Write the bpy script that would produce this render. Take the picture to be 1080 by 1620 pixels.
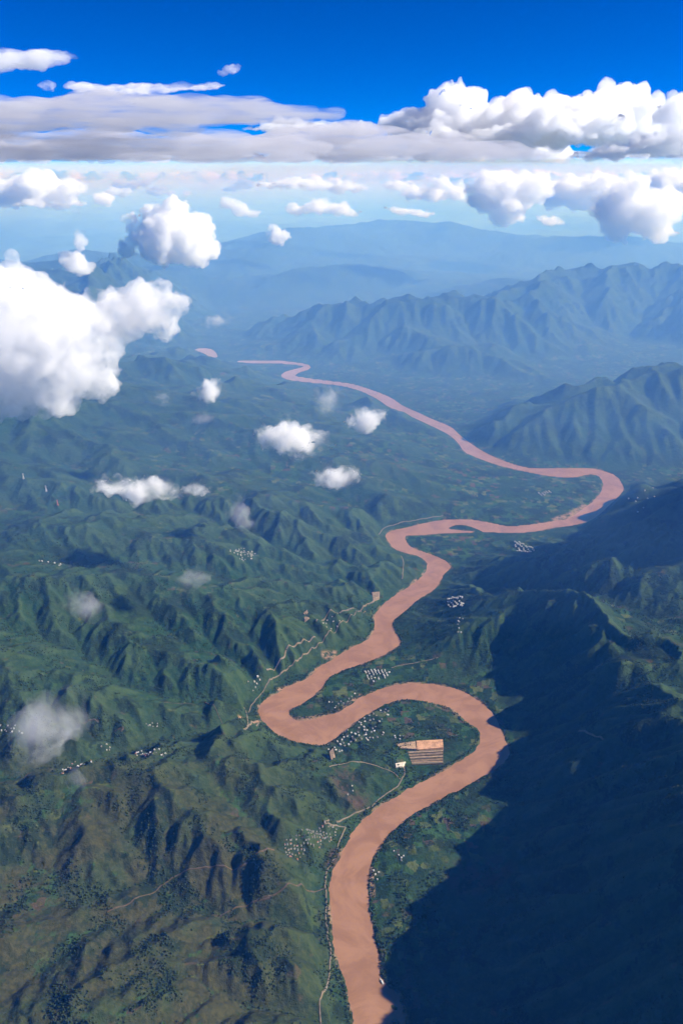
import bpy, bmesh, math, heapq, random
import numpy as np
from mathutils import Vector

scene = bpy.context.scene
COL = scene.collection
for o in list(bpy.data.objects):
    bpy.data.objects.remove(o)
R = math.radians

# ================================================================ camera: an aeroplane window 3 km above the valley floor
cam_data = bpy.data.cameras.new('camera')
cam_data.sensor_fit = 'VERTICAL'; cam_data.sensor_height = 36.0; cam_data.sensor_width = 24.0
cam_data.lens = 26.667
cam_data.clip_start = 1.0; cam_data.clip_end = 600000.0
cam = bpy.data.objects.new('camera', cam_data); COL.objects.link(cam)
cam.location = (0, 0, 3000)
cam.rotation_euler = (R(90 - 24.544), 0, 0)
scene.camera = cam

# ================================================================ daylight
SUN_AZ, SUN_EL = 92.0, 33.0            # degrees: azimuth clockwise from the viewing direction (+y), elevation
world = bpy.data.worlds.new('World'); scene.world = world; world.use_nodes = True
wn = world.node_tree.nodes; wl = world.node_tree.links
sky = wn.new('ShaderNodeTexSky'); sky.sky_type = 'NISHITA'; sky.sun_disc = False
sky.sun_elevation = R(SUN_EL); sky.sun_rotation = R(SUN_AZ)
sky.altitude = 8000; sky.air_density = 1.0; sky.dust_density = 0.0; sky.ozone_density = 4.0
wn['Background'].inputs['Strength'].default_value = 0.08
hs = wn.new('ShaderNodeHueSaturation'); hs.inputs['Saturation'].default_value = 1.65; hs.inputs['Hue'].default_value = .518
wl.new(sky.outputs[0], hs.inputs['Color']); wl.new(hs.outputs[0], wn['Background'].inputs['Color'])

sun_data = bpy.data.lights.new('sun', 'SUN'); sun_data.energy = 5.0; sun_data.angle = R(0.53); sun_data.color = (1.0, .93, .83)
sun = bpy.data.objects.new('sun', sun_data); COL.objects.link(sun)
sdir = Vector((math.sin(R(SUN_AZ)) * math.cos(R(SUN_EL)), math.cos(R(SUN_AZ)) * math.cos(R(SUN_EL)), math.sin(R(SUN_EL))))
sun.rotation_euler = sdir.to_track_quat('Z', 'Y').to_euler()
sun.location = (4000, 2000, 6000)

vs = scene.view_settings
vs.view_transform = 'Standard'; vs.look = 'None'; vs.gamma = 1.0; vs.use_curve_mapping = False; vs.exposure = 0.9
cy = scene.cycles
cy.use_denoising = True; cy.max_bounces = 24; cy.diffuse_bounces = 2; cy.glossy_bounces = 1
cy.transmission_bounces = 2; cy.volume_bounces = 20; cy.transparent_max_bounces = 24
cy.sample_clamp_indirect = 8.0

# ---------------------------------------------------------------- noise helpers (numpy)
def _hash(ix, iy, iz, seed):
    h = (ix.astype(np.int64) * 374761393 + iy.astype(np.int64) * 668265263 + iz.astype(np.int64) * 2147483647 + seed * 974634721) & 0xffffffff
    h = ((h ^ (h >> 13)) * 1274126177) & 0xffffffff
    h = ((h ^ (h >> 16)) * 2246822519) & 0xffffffff
    return h ^ (h >> 15)

def perlin2(x, y, seed=0):
    x0 = np.floor(x); y0 = np.floor(y)
    fx = x - x0; fy = y - y0
    u = fx * fx * fx * (fx * (fx * 6 - 15) + 10); v = fy * fy * fy * (fy * (fy * 6 - 15) + 10)
    zz = np.zeros_like(x0)
    def g(dx, dy):
        a = _hash(x0 + dx, y0 + dy, zz, seed) * (2 * math.pi / 4294967296.0)
        return np.cos(a) * (fx - dx) + np.sin(a) * (fy - dy)
    a = g(0, 0); b = g(1, 0); c = g(0, 1); d = g(1, 1)
    return 1.5 * ((a + (b - a) * u) * (1 - v) + (c + (d - c) * u) * v)

def fbm(x, y, wl, octaves=4, seed=0, gain=0.5):
    s = np.zeros_like(x); amp = 1.0
    for o in range(octaves):
        s += amp * perlin2(x / wl + 13.7 * o, y / wl - 7.3 * o, seed + o)
        wl *= 0.5; amp *= gain
    return s

def sstep(a, b, x):
    t = np.clip((x - a) / (b - a), 0, 1)
    return t * t * (3 - 2 * t)

# ---------------------------------------------------------------- the river's two banks (world metres)
WEST_BANK = [(50, 1656),(50, 1742),(49, 1834),(39, 1882),(28, 1931),(15, 1997),(-10, 2061),(-30, 2142),(-43, 2205),(-50, 2323),(-57, 2381),(-56, 2460),(-41, 2529),
    (-17, 2596),(27, 2700),(63, 2781),(105, 2830),(195, 2925),(288, 2989),(380, 3065),(492, 3134),(608, 3215),(711, 3293),(780, 3375),(804, 3448),(787, 3530),
    (731, 3574),(713, 3631),(664, 3695),(596, 3737),(502, 3767),(379, 3785),(279, 3743),(179, 3660),(94, 3580),(22, 3502),(-47, 3416),(-104, 3369),(-158, 3380),
    (-216, 3385),(-328, 3432),(-426, 3518),(-491, 3608),(-511, 3695),(-473, 3791),(-403, 3840),(-341, 3916),(-227, 3981),(-185, 4055),(-138, 4137),(-67, 4194),
    (-9, 4266),(87, 4355),(167, 4416),(223, 4509),(237, 4631),(232, 4749),(283, 4845),(356, 4972),(455, 5085),(575, 5222),(664, 5365),(709, 5503),(698, 5602),
    (621, 5693),(538, 5727),(446, 5798),(405, 5955),(378, 6080),(470, 6183),(600, 6236),(740, 6317),(919, 6399),(1162, 6413),(1330, 6358),(1446, 6290),(1542, 6250),
    (1724, 6290),(1912, 6344),(2084, 6441),(2287, 6613),(2494, 6854),(2649, 7111),(2724, 7332),(2726, 7509),(2636, 7545),(2470, 7437),(2212, 7473),(2036, 7582),
    (1855, 7694),(1677, 7848),(1531, 8027),(1398, 8234),(1385, 8563),(1316, 8843),(1123, 9216),(839, 9701),(646, 9990),(517, 10389),(278, 10851),(0, 11132),
    (-383, 11278),(-677, 11389),(-878, 11502),(-964, 11735),(-910, 11976),(-719, 12184),(-602, 12333),(-786, 12464),(-1161, 12552),(-1478, 12552),(-1750, 12620)]
EAST_BANK = [(252, 1656),(250, 1742),(248, 1834),(238, 1865),(231, 1904),(231, 1941),(210, 1964),(185, 1982),(162, 2018),(159, 2072),(159, 2119),(140, 2170),
    (132, 2262),(123, 2326),(122, 2446),(130, 2515),(147, 2582),(170, 2636),(201, 2700),(251, 2762),(304, 2813),(370, 2875),(471, 2942),(542, 2989),(614, 3029),
    (680, 3070),(761, 3129),(887, 3219),(945, 3298),(947, 3364),(938, 3480),(931, 3602),(903, 3677),(856, 3761),(794, 3840),(692, 3910),(520, 3946),(403, 3946),
    (292, 3910),(202, 3859),(114, 3803),(50, 3731),(-8, 3671),(-76, 3637),(-188, 3591),(-271, 3591),(-315, 3642),(-314, 3689),(-240, 3731),(-169, 3816),
    (-116, 3904),(-85, 3995),(-25, 4055),(83, 4116),(206, 4187),(285, 4244),(354, 4317),(405, 4370),(406, 4447),(376, 4533),(359, 4623),(396, 4706),(457, 4775),
    (570, 4954),(723, 5114),(781, 5232),(821, 5355),(894, 5449),(897, 5547),(830, 5647),(722, 5739),(611, 5821),(561, 5955),(564, 6067),(716, 6067),(907, 6106),
    (1079, 6118),(1268, 6131),(1599, 6112),(1797, 6157),(1885, 6210),(2106, 6263),(2281, 6344),(2417, 6483),(2533, 6642),(2677, 6824),(2844, 7062),(2896, 7178),
    (2929, 7491),(2834, 7638),(2725, 7732),(2410, 7713),(2066, 7713),(1944, 7789),(1773, 7986),(1638, 8234),(1517, 8586),(1443, 8867),(1389, 9165),(1190, 9453),
    (1015, 9786),(833, 10079),(726, 10453),(464, 10868),(191, 11204),(0, 11314),(-489, 11540),(-733, 11695),(-694, 11895),(-483, 12184),(-546, 12486),(-961, 12710),
    (-1231, 12756),(-1761, 12710)]
FAR_REACH = [(-2695, 13633),(-2401, 13711),(-2232, 13429),(-2105, 12942),(-2235, 12942),(-2440, 13329)]
MORE_ISLETS = [[(189, 1906),(204, 1911),(220, 1896),(215, 1884),(198, 1889)], [(190, 1839),(208, 1855),(224, 1839),(212, 1810),(191, 1815)], [(2002, 6399),
    (2123, 6498),(2251, 6613),(2364, 6732),(2304, 6628),(2173, 6483),(2058, 6385)]]
ISLAND = [(953, 6203),(1058, 6297),(1169, 6263),(1237, 6183),(1275, 6138),(1169, 6151),(1058, 6177)]
RIVER = WEST_BANK + EAST_BANK[::-1]

def smooth_poly(pts, n=2):
    for _ in range(n):
        q = []
        for i in range(len(pts)):
            a = pts[i]; b = pts[(i + 1) % len(pts)]
            q += [(a[0] * .75 + b[0] * .25, a[1] * .75 + b[1] * .25), (a[0] * .25 + b[0] * .75, a[1] * .25 + b[1] * .75)]
        pts = q
    return pts

def poly_distance(poly, X, Y, reach):
    """signed distance to a closed polygon: positive inside, clamped at -reach outside"""
    D = np.full(X.shape, reach * 1.0); inside = np.zeros(X.shape, bool)
    n = len(poly)
    for i in range(n):
        ax, ay = poly[i]; bx, by = poly[(i + 1) % n]
        if ay != by:
            rows = (Y > min(ay, by)) & (Y <= max(ay, by))
            k = np.nonzero(rows)
            xi = ax + (Y[k] - ay) * (bx - ax) / (by - ay)
            inside[k] ^= X[k] < xi
        k = np.nonzero((X > min(ax, bx) - reach) & (X < max(ax, bx) + reach) & (Y > min(ay, by) - reach) & (Y < max(ay, by) + reach))
        if len(k[0]) == 0: continue
        px = X[k]; py = Y[k]; dx = bx - ax; dy = by - ay
        t = np.clip(((px - ax) * dx + (py - ay) * dy) / (dx * dx + dy * dy + 1e-9), 0, 1)
        D[k] = np.minimum(D[k], np.hypot(px - ax - t * dx, py - ay - t * dy))
    return np.where(inside, D, -D)

RIVER_S = smooth_poly(RIVER, 1); REACH_S = smooth_poly(FAR_REACH, 2); ISLAND_S = smooth_poly(ISLAND, 2)
RX = np.array(RIVER_S)

# ---------------------------------------------------------------- ridge lines: (x, y, height); slope on each side of the line
RIDGES = [
    # the long western range, its crest outside the picture
    ([(-4300,500,560),(-4200,2000,600),(-4300,4500,780),(-4500,7500,1010)], .17, .19),
    ([(-4500,7500,1000),(-4700,9500,930),(-5000,11500,820)], .25, .34),
    ([(-5000,11500,800),(-5150,15000,1180),(-5600,18500,1250)], .40, .52),
    # gullied bench on the west bank
    ([(-2695, 4246, 500),(-2256, 4361, 480),(-1694, 4552, 420),(-1078, 4467, 320),(-592, 4299, 200),(-409, 4068, 100)], .20, .40),
    # rounded hill in the near west
    ([(-1926, 2247, 400),(-1506, 2482, 380),(-1261, 2662, 360),(-1020, 2740, 330),(-737, 2631, 250),(-494, 2543, 170),(-288, 2473, 90)], .36, .17),
    ([(-1482, 1834, 330),(-1100, 2053, 270),(-737, 2321, 200),(-519, 2504, 150)], .24, .24),
    ([(-1301, 1476, 360),(-950, 1754, 310),(-682, 1952, 240),(-487, 2091, 170),(-249, 2317, 80)], .24, .24),
    ([(-796, 1282, 330),(-620, 1580, 280),(-376, 1813, 190),(-226, 1982, 100)], .24, .26),
    ([(-682, 3018, 230),(-374, 2853, 240),(-186, 2799, 150)], .5, .30),
    # dark mountain on the east bank
    ([(1319, 1171, 740),(1399, 1598, 765),(1638, 2235, 790),(1779, 3121, 590),(1830, 3535, 535),(1793, 3952, 490),(1658, 4217, 465),(1426, 4312, 330),
    (1179, 4369, 180),(956, 4260, 50)], .86, .40),
    ([(3208, 4563, 800),(2739, 4462, 780),(2292, 4531, 660),(1844, 4650, 500),(1588, 4787, 380),(1408, 4910, 190)], .55, .45),
    ([(3795, 6002, 700),(3015, 6192, 430),(2700, 6315, 230),(2606, 6388, 70)], .5, .4),
    # tall range added on the east, out of view, to shade the mountains
    ([(4100,4300,1500),(4300,4850,2450),(4700,5450,2200),(5200,6100,1100)], 1.2, .8),
    # mountain beyond the upper bend
    ([(6168, 9702, 800),(4240, 9331, 750),(3561, 9159, 690),(2895, 8968, 630),(2361, 8873, 430),(1979, 8778, 230),(1711, 8678, 40)], .55, .50),
    ([(3078, 11379, 130),(2582, 11863, 290),(2062, 12430, 440),(1527, 12229, 370),(823, 12309, 250),(204, 12114, 110)], .50, .45),
    # long ridge closing the valley
    ([(12010, 17564, 1120),(9506, 16796, 1100),(7124, 16526, 1080),(5492, 16566, 1050),(4467, 15914, 980),(3544, 14880, 880),(2895, 14286, 830),(2200, 14278, 820),
    (1157, 14253, 790),(409, 14382, 770),(-59, 14501, 740),(-462, 14131, 550),(-1044, 14078, 320),(-1623, 13962, 90)], .42, .40),
    ([(1791, 13755, 780),(1649, 13324, 420),(1424, 13163, 180)], .5, .5),
    ([(5564, 16773, 1000),(4741, 14986, 700),(4142, 13944, 300)], .5, .5),
    ([(7329, 16991, 1000),(6727, 14251, 700),(6631, 13130, 350)], .5, .5),
]
def ridge_height(X, Y, which=False):
    H = np.full(X.shape, -1e4); top = np.full(X.shape, -1e4); idx = np.full(X.shape, -1)
    for num, (pts, sl, sr) in enumerate(RIDGES):
        best = np.full(X.shape, -1e4); dmin = np.full(X.shape, 1e9); slope = np.zeros(X.shape); parts = []
        for (ax, ay, az), (bx, by, bz) in zip(pts[:-1], pts[1:]):
            dx = bx - ax; dy = by - ay; L2 = dx * dx + dy * dy
            t = np.clip(((X - ax) * dx + (Y - ay) * dy) / L2, 0, 1)
            ex = X - ax - t * dx; ey = Y - ay - t * dy
            d = np.sqrt(ex * ex + ey * ey + 900.0)
            side = (dx * ey - dy * ex) / (d * math.sqrt(L2))
            w = np.clip(side * 2, -1, 1) * .5 + .5
            m = d < dmin - 1e-6
            dmin[m] = d[m]; slope[m] = (sr + (sl - sr) * w)[m]
            parts.append((d, az + (bz - az) * t))
        for d, h0 in parts:
            best = np.maximum(best, h0 - slope * d + .03 * d * np.clip(d / 3000, 0, 1))
        if which:
            w = best > top
            top[w] = best[w]; idx[w] = num
            continue
        k = 70.0
        m = np.maximum(H, best)
        H = m + k * np.log(np.exp(np.clip((H - m) / k, -60, 0)) + np.exp(np.clip((best - m) / k, -60, 0))) * 0.5
    return (top, idx) if which else H

def bend(X, Y):
    a = 160 + 230 * sstep(7000, 11000, Y)
    return X + a * fbm(X, Y, 1500, 3, 31), Y + a * fbm(X, Y, 1500, 3, 41)

def macro(X, Y, dr):
    wx, wy = bend(X, Y)
    H = ridge_height(wx, wy)
    base = 5 + .025 * np.minimum(dr, 900) + 12 * np.clip(fbm(X, Y, 700, 3, 51), -.5, 1) * sstep(60, 500, dr) + 140 * (.6 - np.abs(fbm(X, Y, 2600, 3, 57))) * sstep(1500, 4000, dr)
    k = 30.0
    m = np.maximum(H, base)
    z = m + k * np.log(np.exp(np.clip((H - m) / k, -60, 0)) + np.exp(np.clip((base - m) / k, -60, 0)))
    return z * np.where(Y > 8800, sstep(-20, 280 + 750 * sstep(8800, 10500, Y), dr), sstep(-20, 280, dr)) * .85 + z * .15

def blur(a, n, it=2):
    for _ in range(it):
        for ax in (0, 1):
            p = np.pad(a, [(n + 1, n) if i == ax else (0, 0) for i in (0, 1)], mode='edge')
            c = np.cumsum(p, axis=ax)
            a = (np.take(c, range(2 * n + 1, p.shape[ax]), ax) - np.take(c, range(0, p.shape[ax] - 2 * n - 1), ax)) / (2 * n + 1)
    return a

OFF = [(-1, -1), (-1, 0), (-1, 1), (0, -1), (0, 1), (1, -1), (1, 0), (1, 1)]
def flood(z, out):
    """every cell gets a lower neighbour on its way to an outlet (priority flood)"""
    ny, nx = z.shape; N = ny * nx
    zl = z.ravel().tolist(); done = bytearray(N); f = zl[:]
    heap = []
    for i in np.nonzero(out.ravel())[0].tolist():
        done[i] = 1; heap.append((zl[i], i))
    heapq.heapify(heap)
    pop = heapq.heappop; push = heapq.heappush
    while heap:
        h, i = pop(heap)
        r, c = divmod(i, nx)
        for dr_, dc in OFF:
            rr = r + dr_; cc = c + dc
            if 0 <= rr < ny and 0 <= cc < nx:
                j = rr * nx + cc
                if not done[j]:
                    done[j] = 1
                    hj = zl[j]
                    if hj < h + .02: hj = h + .02
                    f[j] = hj
                    push(heap, (hj, j))
    return np.array(f).reshape(ny, nx)

def receivers(z, out, cell):
    ny, nx = z.shape
    best = np.zeros(z.shape); rec = np.arange(ny * nx).reshape(ny, nx)
    idx = rec.copy(); dist = np.full(z.shape, cell * 1.0)
    zp = np.pad(z, 1, mode='constant', constant_values=1e9); ip = np.pad(idx, 1, mode='edge')
    for a, b in OFF:
        d = cell * math.hypot(a, b)
        s = (z - zp[1 + a:1 + a + ny, 1 + b:1 + b + nx]) / d
        m = s > best
        best[m] = s[m]; rec[m] = ip[1 + a:1 + a + ny, 1 + b:1 + b + nx][m]; dist[m] = d
    rec[out] = idx[out]
    return rec.ravel(), dist.ravel()

def carve(z0, target, out, cell, iters, theta, a0, a1, soft, seed):
    """river networks: slopes that fall with the drained area, tied to the target's broad shape"""
    gy, gx = np.gradient(blur(target, 3), cell)
    k = np.clip(np.hypot(gx, gy), .015, .9).ravel()
    z = flood(z0, out); fix = z0.ravel().copy()
    o = out.ravel(); N = z.size
    tb = blur(target, soft)
    gxx, gyy = np.meshgrid(np.arange(z0.shape[1]) * 1.0, np.arange(z0.shape[0]) * 1.0)
    k = k * np.exp(np.clip(np.ravel(theta) * 2.2, .1, .6) * fbm(gxx, gyy, 9.0, 3, seed, .7).ravel())
    rng = np.random.RandomState(seed)
    corr = np.ones(z.shape)
    for it in range(iters):
        rec, dist = receivers(z + .0 if it == iters - 1 else z, out, cell)
        depth = (rec != np.arange(N)).astype(np.int32); r = rec.copy()
        while True:
            nd = depth + depth[r]; nr = r[r]
            if np.array_equal(nr, r): break
            depth, r = nd, nr
        A = np.ones(N)
        order = np.argsort(-depth, kind='stable'); ds = depth[order]
        cut = np.nonzero(np.diff(ds))[0] + 1
        for seg in np.split(order, cut)[:-1]:
            np.add.at(A, rec[seg], A[seg]) if len(seg) < 400 else A.__iadd__(np.bincount(rec[seg], A[seg], N))
        S = np.minimum(k * corr.ravel() * ((A + a1) / a0) ** (-theta), 1.3)
        S[o] = 0
        c = S * dist; c[o] = fix[o]; r = rec.copy()
        c2 = np.where(o, 0, c)
        while True:
            n2 = c2 + c2[r]; nr = r[r]
            if np.array_equal(nr, r): break
            c2, r = n2, nr
        zn = (c2 + fix[r]).reshape(z.shape)
        z = .4 * z + .6 * zn if it else zn
        corr = np.clip(corr * ((tb + 30) / (blur(z, soft) + 30)) ** .6, .4, 2.5)
    return z, A.reshape(z.shape)

class Grid:
    def __init__(s, x0, y0, cell, z): s.x0, s.y0, s.c, s.z = x0, y0, cell, z
    def __call__(s, X, Y):
        ny, nx = s.z.shape
        u = np.clip((X - s.x0) / s.c, 0, nx - 1.001); v = np.clip((Y - s.y0) / s.c, 0, ny - 1.001)
        i = u.astype(int); j = v.astype(int); fu = u - i; fv = v - j
        fu = fu * fu * (3 - 2 * fu) * .35 + fu * .65; fv = fv * fv * (3 - 2 * fv) * .35 + fv * .65
        z = s.z
        return (z[j, i] * (1 - fu) + z[j, i + 1] * fu) * (1 - fv) + (z[j + 1, i] * (1 - fu) + z[j + 1, i + 1] * fu) * fv
    def xy(s):
        ny, nx = s.z.shape
        return np.meshgrid(s.x0 + s.c * np.arange(nx), s.y0 + s.c * np.arange(ny))

def river_distance(X, Y):
    """positive on land, negative in the water (exact to 420 m of the banks)"""
    d = -poly_distance(RIVER_S, X, Y, 420.0)
    d = np.minimum(d, -poly_distance(REACH_S, X, Y, 420.0))
    isl = poly_distance(ISLAND_S, X, Y, 420.0)
    d = np.where(isl > -15, np.maximum(d, isl), d)
    for q in MORE_ISLETS:
        isl = poly_distance(q, X, Y, 60.0)
        d = np.where(isl > -15, np.maximum(d, isl), d)
    return d

def coarse_river_distance(X, Y):
    d = np.full(X.shape, 1e9)
    for p in RX[::3]: d = np.minimum(d, (X - p[0]) ** 2 + (Y - p[1]) ** 2)
    return np.sqrt(d)

# wide network at 30 m
AX0, AX1, AY0, AY1, AC = -9000, 10500, 900, 20100, 30.0
GX, GY = np.meshgrid(np.arange(AX0, AX1, AC), np.arange(AY0, AY1, AC))
DR = river_distance(GX, GY)
DC = np.where(DR > 400, np.maximum(coarse_river_distance(GX, GY) - 60, 400), DR)
HT = macro(GX, GY, DC)
OUT = DR < 0
HI = HT + (10 + np.where(GX > np.interp(GY, [900, 6500, 9000, 14000], [100, 300, 1300, -1500]), np.where(GY > 6500, .11, .05), .035) * HT) * fbm(GX, GY, 420, 4, 77, .55)
HI = np.where(OUT, 0.0, np.maximum(HI, 1.0))
TH = np.where(GX < np.interp(GY, [900, 6500, 9000, 14000, 20000], [100, 300, 800, -1500, -3000]), np.where(GY < 5300, .09, .175), .15)
TH = np.where((GX > 300) & (GY < 4700), .06, TH)
TH = blur(TH, 12)
ZA, AA = carve(HI, HT, OUT, AC, 14, TH.ravel(), 18.0, 2.0, 20, 3)
ZA = np.where(OUT, 0, blur(ZA, 1, 1) * .6 + ZA * .4)
WIDE = Grid(AX0, AY0, AC, ZA); WIDE_FLOW = Grid(AX0, AY0, AC, np.log10(AA * AC * AC))
# near network at 10 m, its rim held to the wide one
NX0, NX1, NY0, NY1, NC = -2700, 2700, 1300, 6300, 10.0
GX, GY = np.meshgrid(np.arange(NX0, NX1, NC), np.arange(NY0, NY1, NC))
DN = river_distance(GX, GY)
ZW = WIDE(GX, GY)
ON = DN < 0; ON[0, :] = ON[-1, :] = True; ON[:, 0] = ON[:, -1] = True
ZI = np.where(DN < 0, 0, np.maximum(ZW + (2.0 + .022 * ZW) * fbm(GX, GY, 85, 4, 99, .65), .5))
ZN, AN = carve(ZI, ZW, ON, NC, 8, np.where((GX > 250) & (GY < 4700), .10, .165).ravel(), 40.0, 2.5, 8, 4)
ZN = np.where(DN < 0, 0, blur(ZN, 1, 1) * .7 + ZN * .3)
edge = np.minimum(np.minimum(GX - NX0, NX1 - GX), np.minimum(GY - NY0, NY1 - GY))
w = sstep(0, 400, edge)
ZN = ZN * w + ZW * (1 - w)
NEAR = Grid(NX0, NY0, NC, ZN); NEAR_FLOW = Grid(NX0, NY0, NC, np.log10(AN * NC * NC))
NEAR_W = Grid(NX0, NY0, NC, w)
NEAR_CREST = Grid(NX0, NY0, NC, ZN - blur(ZN, 7)); WIDE_CREST = Grid(AX0, AY0, AC, ZA - blur(ZA, 4))

FAR_RIDGES = [([(-7130, 21435, 900),(-3754, 22668, 1000),(-1286, 27389, 1050),(1419, 30352, 1150),(4194, 29849, 1050),(6752, 27772, 900),(11478, 26034, 800)], .16),
              ([(9179, 17388, 900),(5558, 16566, 1050),(4683, 16806, 1150),(3890, 16760, 950),(2487, 17202, 750),(841, 17356, 500)], .25),
              ([(-11720, 20117, 1300),(-7098, 16586, 1350),(-5381, 16949, 1250),(-3399, 17725, 900),(-2006, 17781, 550)], .22),
              ([(-3171, 16289, 500),(-1806, 18804, 700),(331, 20751, 700)], .2)]
def far_height(X, Y):
    H = 120 + 260 * (.5 - np.abs(fbm(X, Y, 5200, 5, 5, .5))) + 120 * fbm(X, Y, 9000, 2, 15)
    for pts, s in FAR_RIDGES:
        for (ax, ay, az), (bx, by, bz) in zip(pts[:-1], pts[1:]):
            dx = bx - ax; dy = by - ay
            t = np.clip(((X - ax) * dx + (Y - ay) * dy) / (dx * dx + dy * dy), 0, 1)
            d = np.hypot(X - ax - t * dx, Y - ay - t * dy)
            H = np.maximum(H, (az + (bz - az) * t - s * d) + 150 * fbm(X, Y, 2600, 5, 25, .55) - 40)
    return np.maximum(H, 5)

def height(X, Y):
    X = np.asarray(X, float); Y = np.asarray(Y, float)
    z = np.zeros(X.shape)
    m = Y < 20000
    inner = m & (X > AX0) & (X < AX1)
    z[inner] = WIDE(X[inner], Y[inner])
    n = (X > NX0) & (X < NX1) & (Y > NY0) & (Y < NY1)
    wn = NEAR_W(X[n], Y[n])
    z[n] = NEAR(X[n], Y[n]) * wn + z[n] * (1 - wn)
    b = sstep(17500, 19900, Y + 500 * perlin2(X / 3000, Y / 3000, 8))
    b = np.maximum(b, np.maximum(sstep(AX0 + 1500, AX0, X), sstep(AX1 - 1500, AX1, X)))
    f = b > 0
    z[f] = z[f] * (1 - b[f]) + far_height(X[f], Y[f]) * b[f]
    # fine relief: tussocks, terraces, tree canopies too small for the networks
    dist = np.hypot(X, Y)
    nearm = dist < 9000
    xs = X[nearm]; ys = Y[nearm]
    z[nearm] += (1.6 + .004 * z[nearm]) * fbm(xs, ys, 46, 3, 61, .6) * sstep(9000, 5000, dist[nearm])
    k = (Y < 14500) & (np.abs(X) < 8000)
    d = river_distance(X[k], Y[k])
    d = d + 7 * fbm(X[k], Y[k], 60, 3, 71, .6) * sstep(9000, 3000, Y[k])
    bank = np.clip(d * .16, -6, 1e9)
    zz = np.maximum(z[k], 2.5)
    z[k] = np.where(d < 0, bank, np.where(d < 300, np.minimum(zz, 1.0 + d * .35 + 600 * sstep(60, 300, d)), zz))
    return z
# ================================================================ helpers for objects and materials
def link(name, mesh, parent=None):
    o = bpy.data.objects.new(name, mesh); COL.objects.link(o)
    if parent is not None: o.parent = parent
    return o
def tag(o, label=None, cat=None, group=None, kind=None):
    for k, v in (('label', label), ('category', cat), ('group', group), ('kind', kind)):
        if v: o[k] = v
    return o
def grid_mesh(name, V, F, mats):
    me = bpy.data.meshes.new(name)
    me.vertices.add(len(V)); me.vertices.foreach_set('co', np.asarray(V, np.float32).ravel())
    F = np.asarray(F, np.int32); n, k = F.shape
    me.loops.add(n * k); me.loops.foreach_set('vertex_index', F.ravel())
    me.polygons.add(n); me.polygons.foreach_set('loop_start', np.arange(0, n * k, k, dtype=np.int32))
    me.polygons.foreach_set('loop_total', np.full(n, k, np.int32))
    me.polygons.foreach_set('use_smooth', np.ones(n, bool))
    me.update(calc_edges=True)
    for m in mats: me.materials.append(m)
    return me
def attr(me, name, values):
    a = me.attributes.new(name, 'FLOAT', 'POINT'); a.data.foreach_set('value', np.asarray(values, np.float32))

class Mat:
    """small wrapper for node materials"""
    def __init__(s, name):
        s.m = bpy.data.materials.new(name); s.m.use_nodes = True; s.t = s.m.node_tree; s.t.nodes.clear()
        s.out = s.t.nodes.new('ShaderNodeOutputMaterial')
    def n(s, kind, **kw):
        x = s.t.nodes.new('ShaderNode' + kind)
        for k, v in kw.items():
            if k in x.inputs: s.set(x.inputs[k], v)
            else: setattr(x, k, v)
        return x
    def set(s, sock, v):
        if isinstance(v, bpy.types.NodeSocket): s.t.links.new(v, sock)
        elif isinstance(v, bpy.types.Node): s.t.links.new(v.outputs[0], sock)
        elif isinstance(v, tuple) and len(v) == 3 and sock.type == 'RGBA': sock.default_value = v + (1,)
        else: sock.default_value = v
    def noise(s, scale, detail=4.0, rough=.55, vec=None, dist=0.0):
        x = s.n('TexNoise', Scale=scale, Detail=detail, Roughness=rough, Distortion=dist)
        s.set(x.inputs['Vector'], vec if vec is not None else s.pos())
        return x.outputs['Fac']
    def pos(s):
        if not hasattr(s, '_p'): s._p = s.n('NewGeometry').outputs['Position']
        return s._p
    def attr(s, name): return s.n('Attribute', attribute_name=name).outputs['Fac']
    def ramp(s, v, a, b, lo=0.0, hi=1.0):
        x = s.n('MapRange', interpolation_type='SMOOTHSTEP'); s.set(x.inputs[0], v)
        for i, q in zip((1, 2, 3, 4), (a, b, lo, hi)): x.inputs[i].default_value = q
        return x.outputs[0]
    def math(s, op, a, b=0.0):
        x = s.n('Math', operation=op); s.set(x.inputs[0], a); s.set(x.inputs[1], b); return x.outputs[0]
    def mix(s, f, a, b):
        x = s.n('Mix', data_type='RGBA'); s.set(x.inputs[0], f); s.set(x.inputs[6], a); s.set(x.inputs[7], b); return x.outputs[2]

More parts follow.
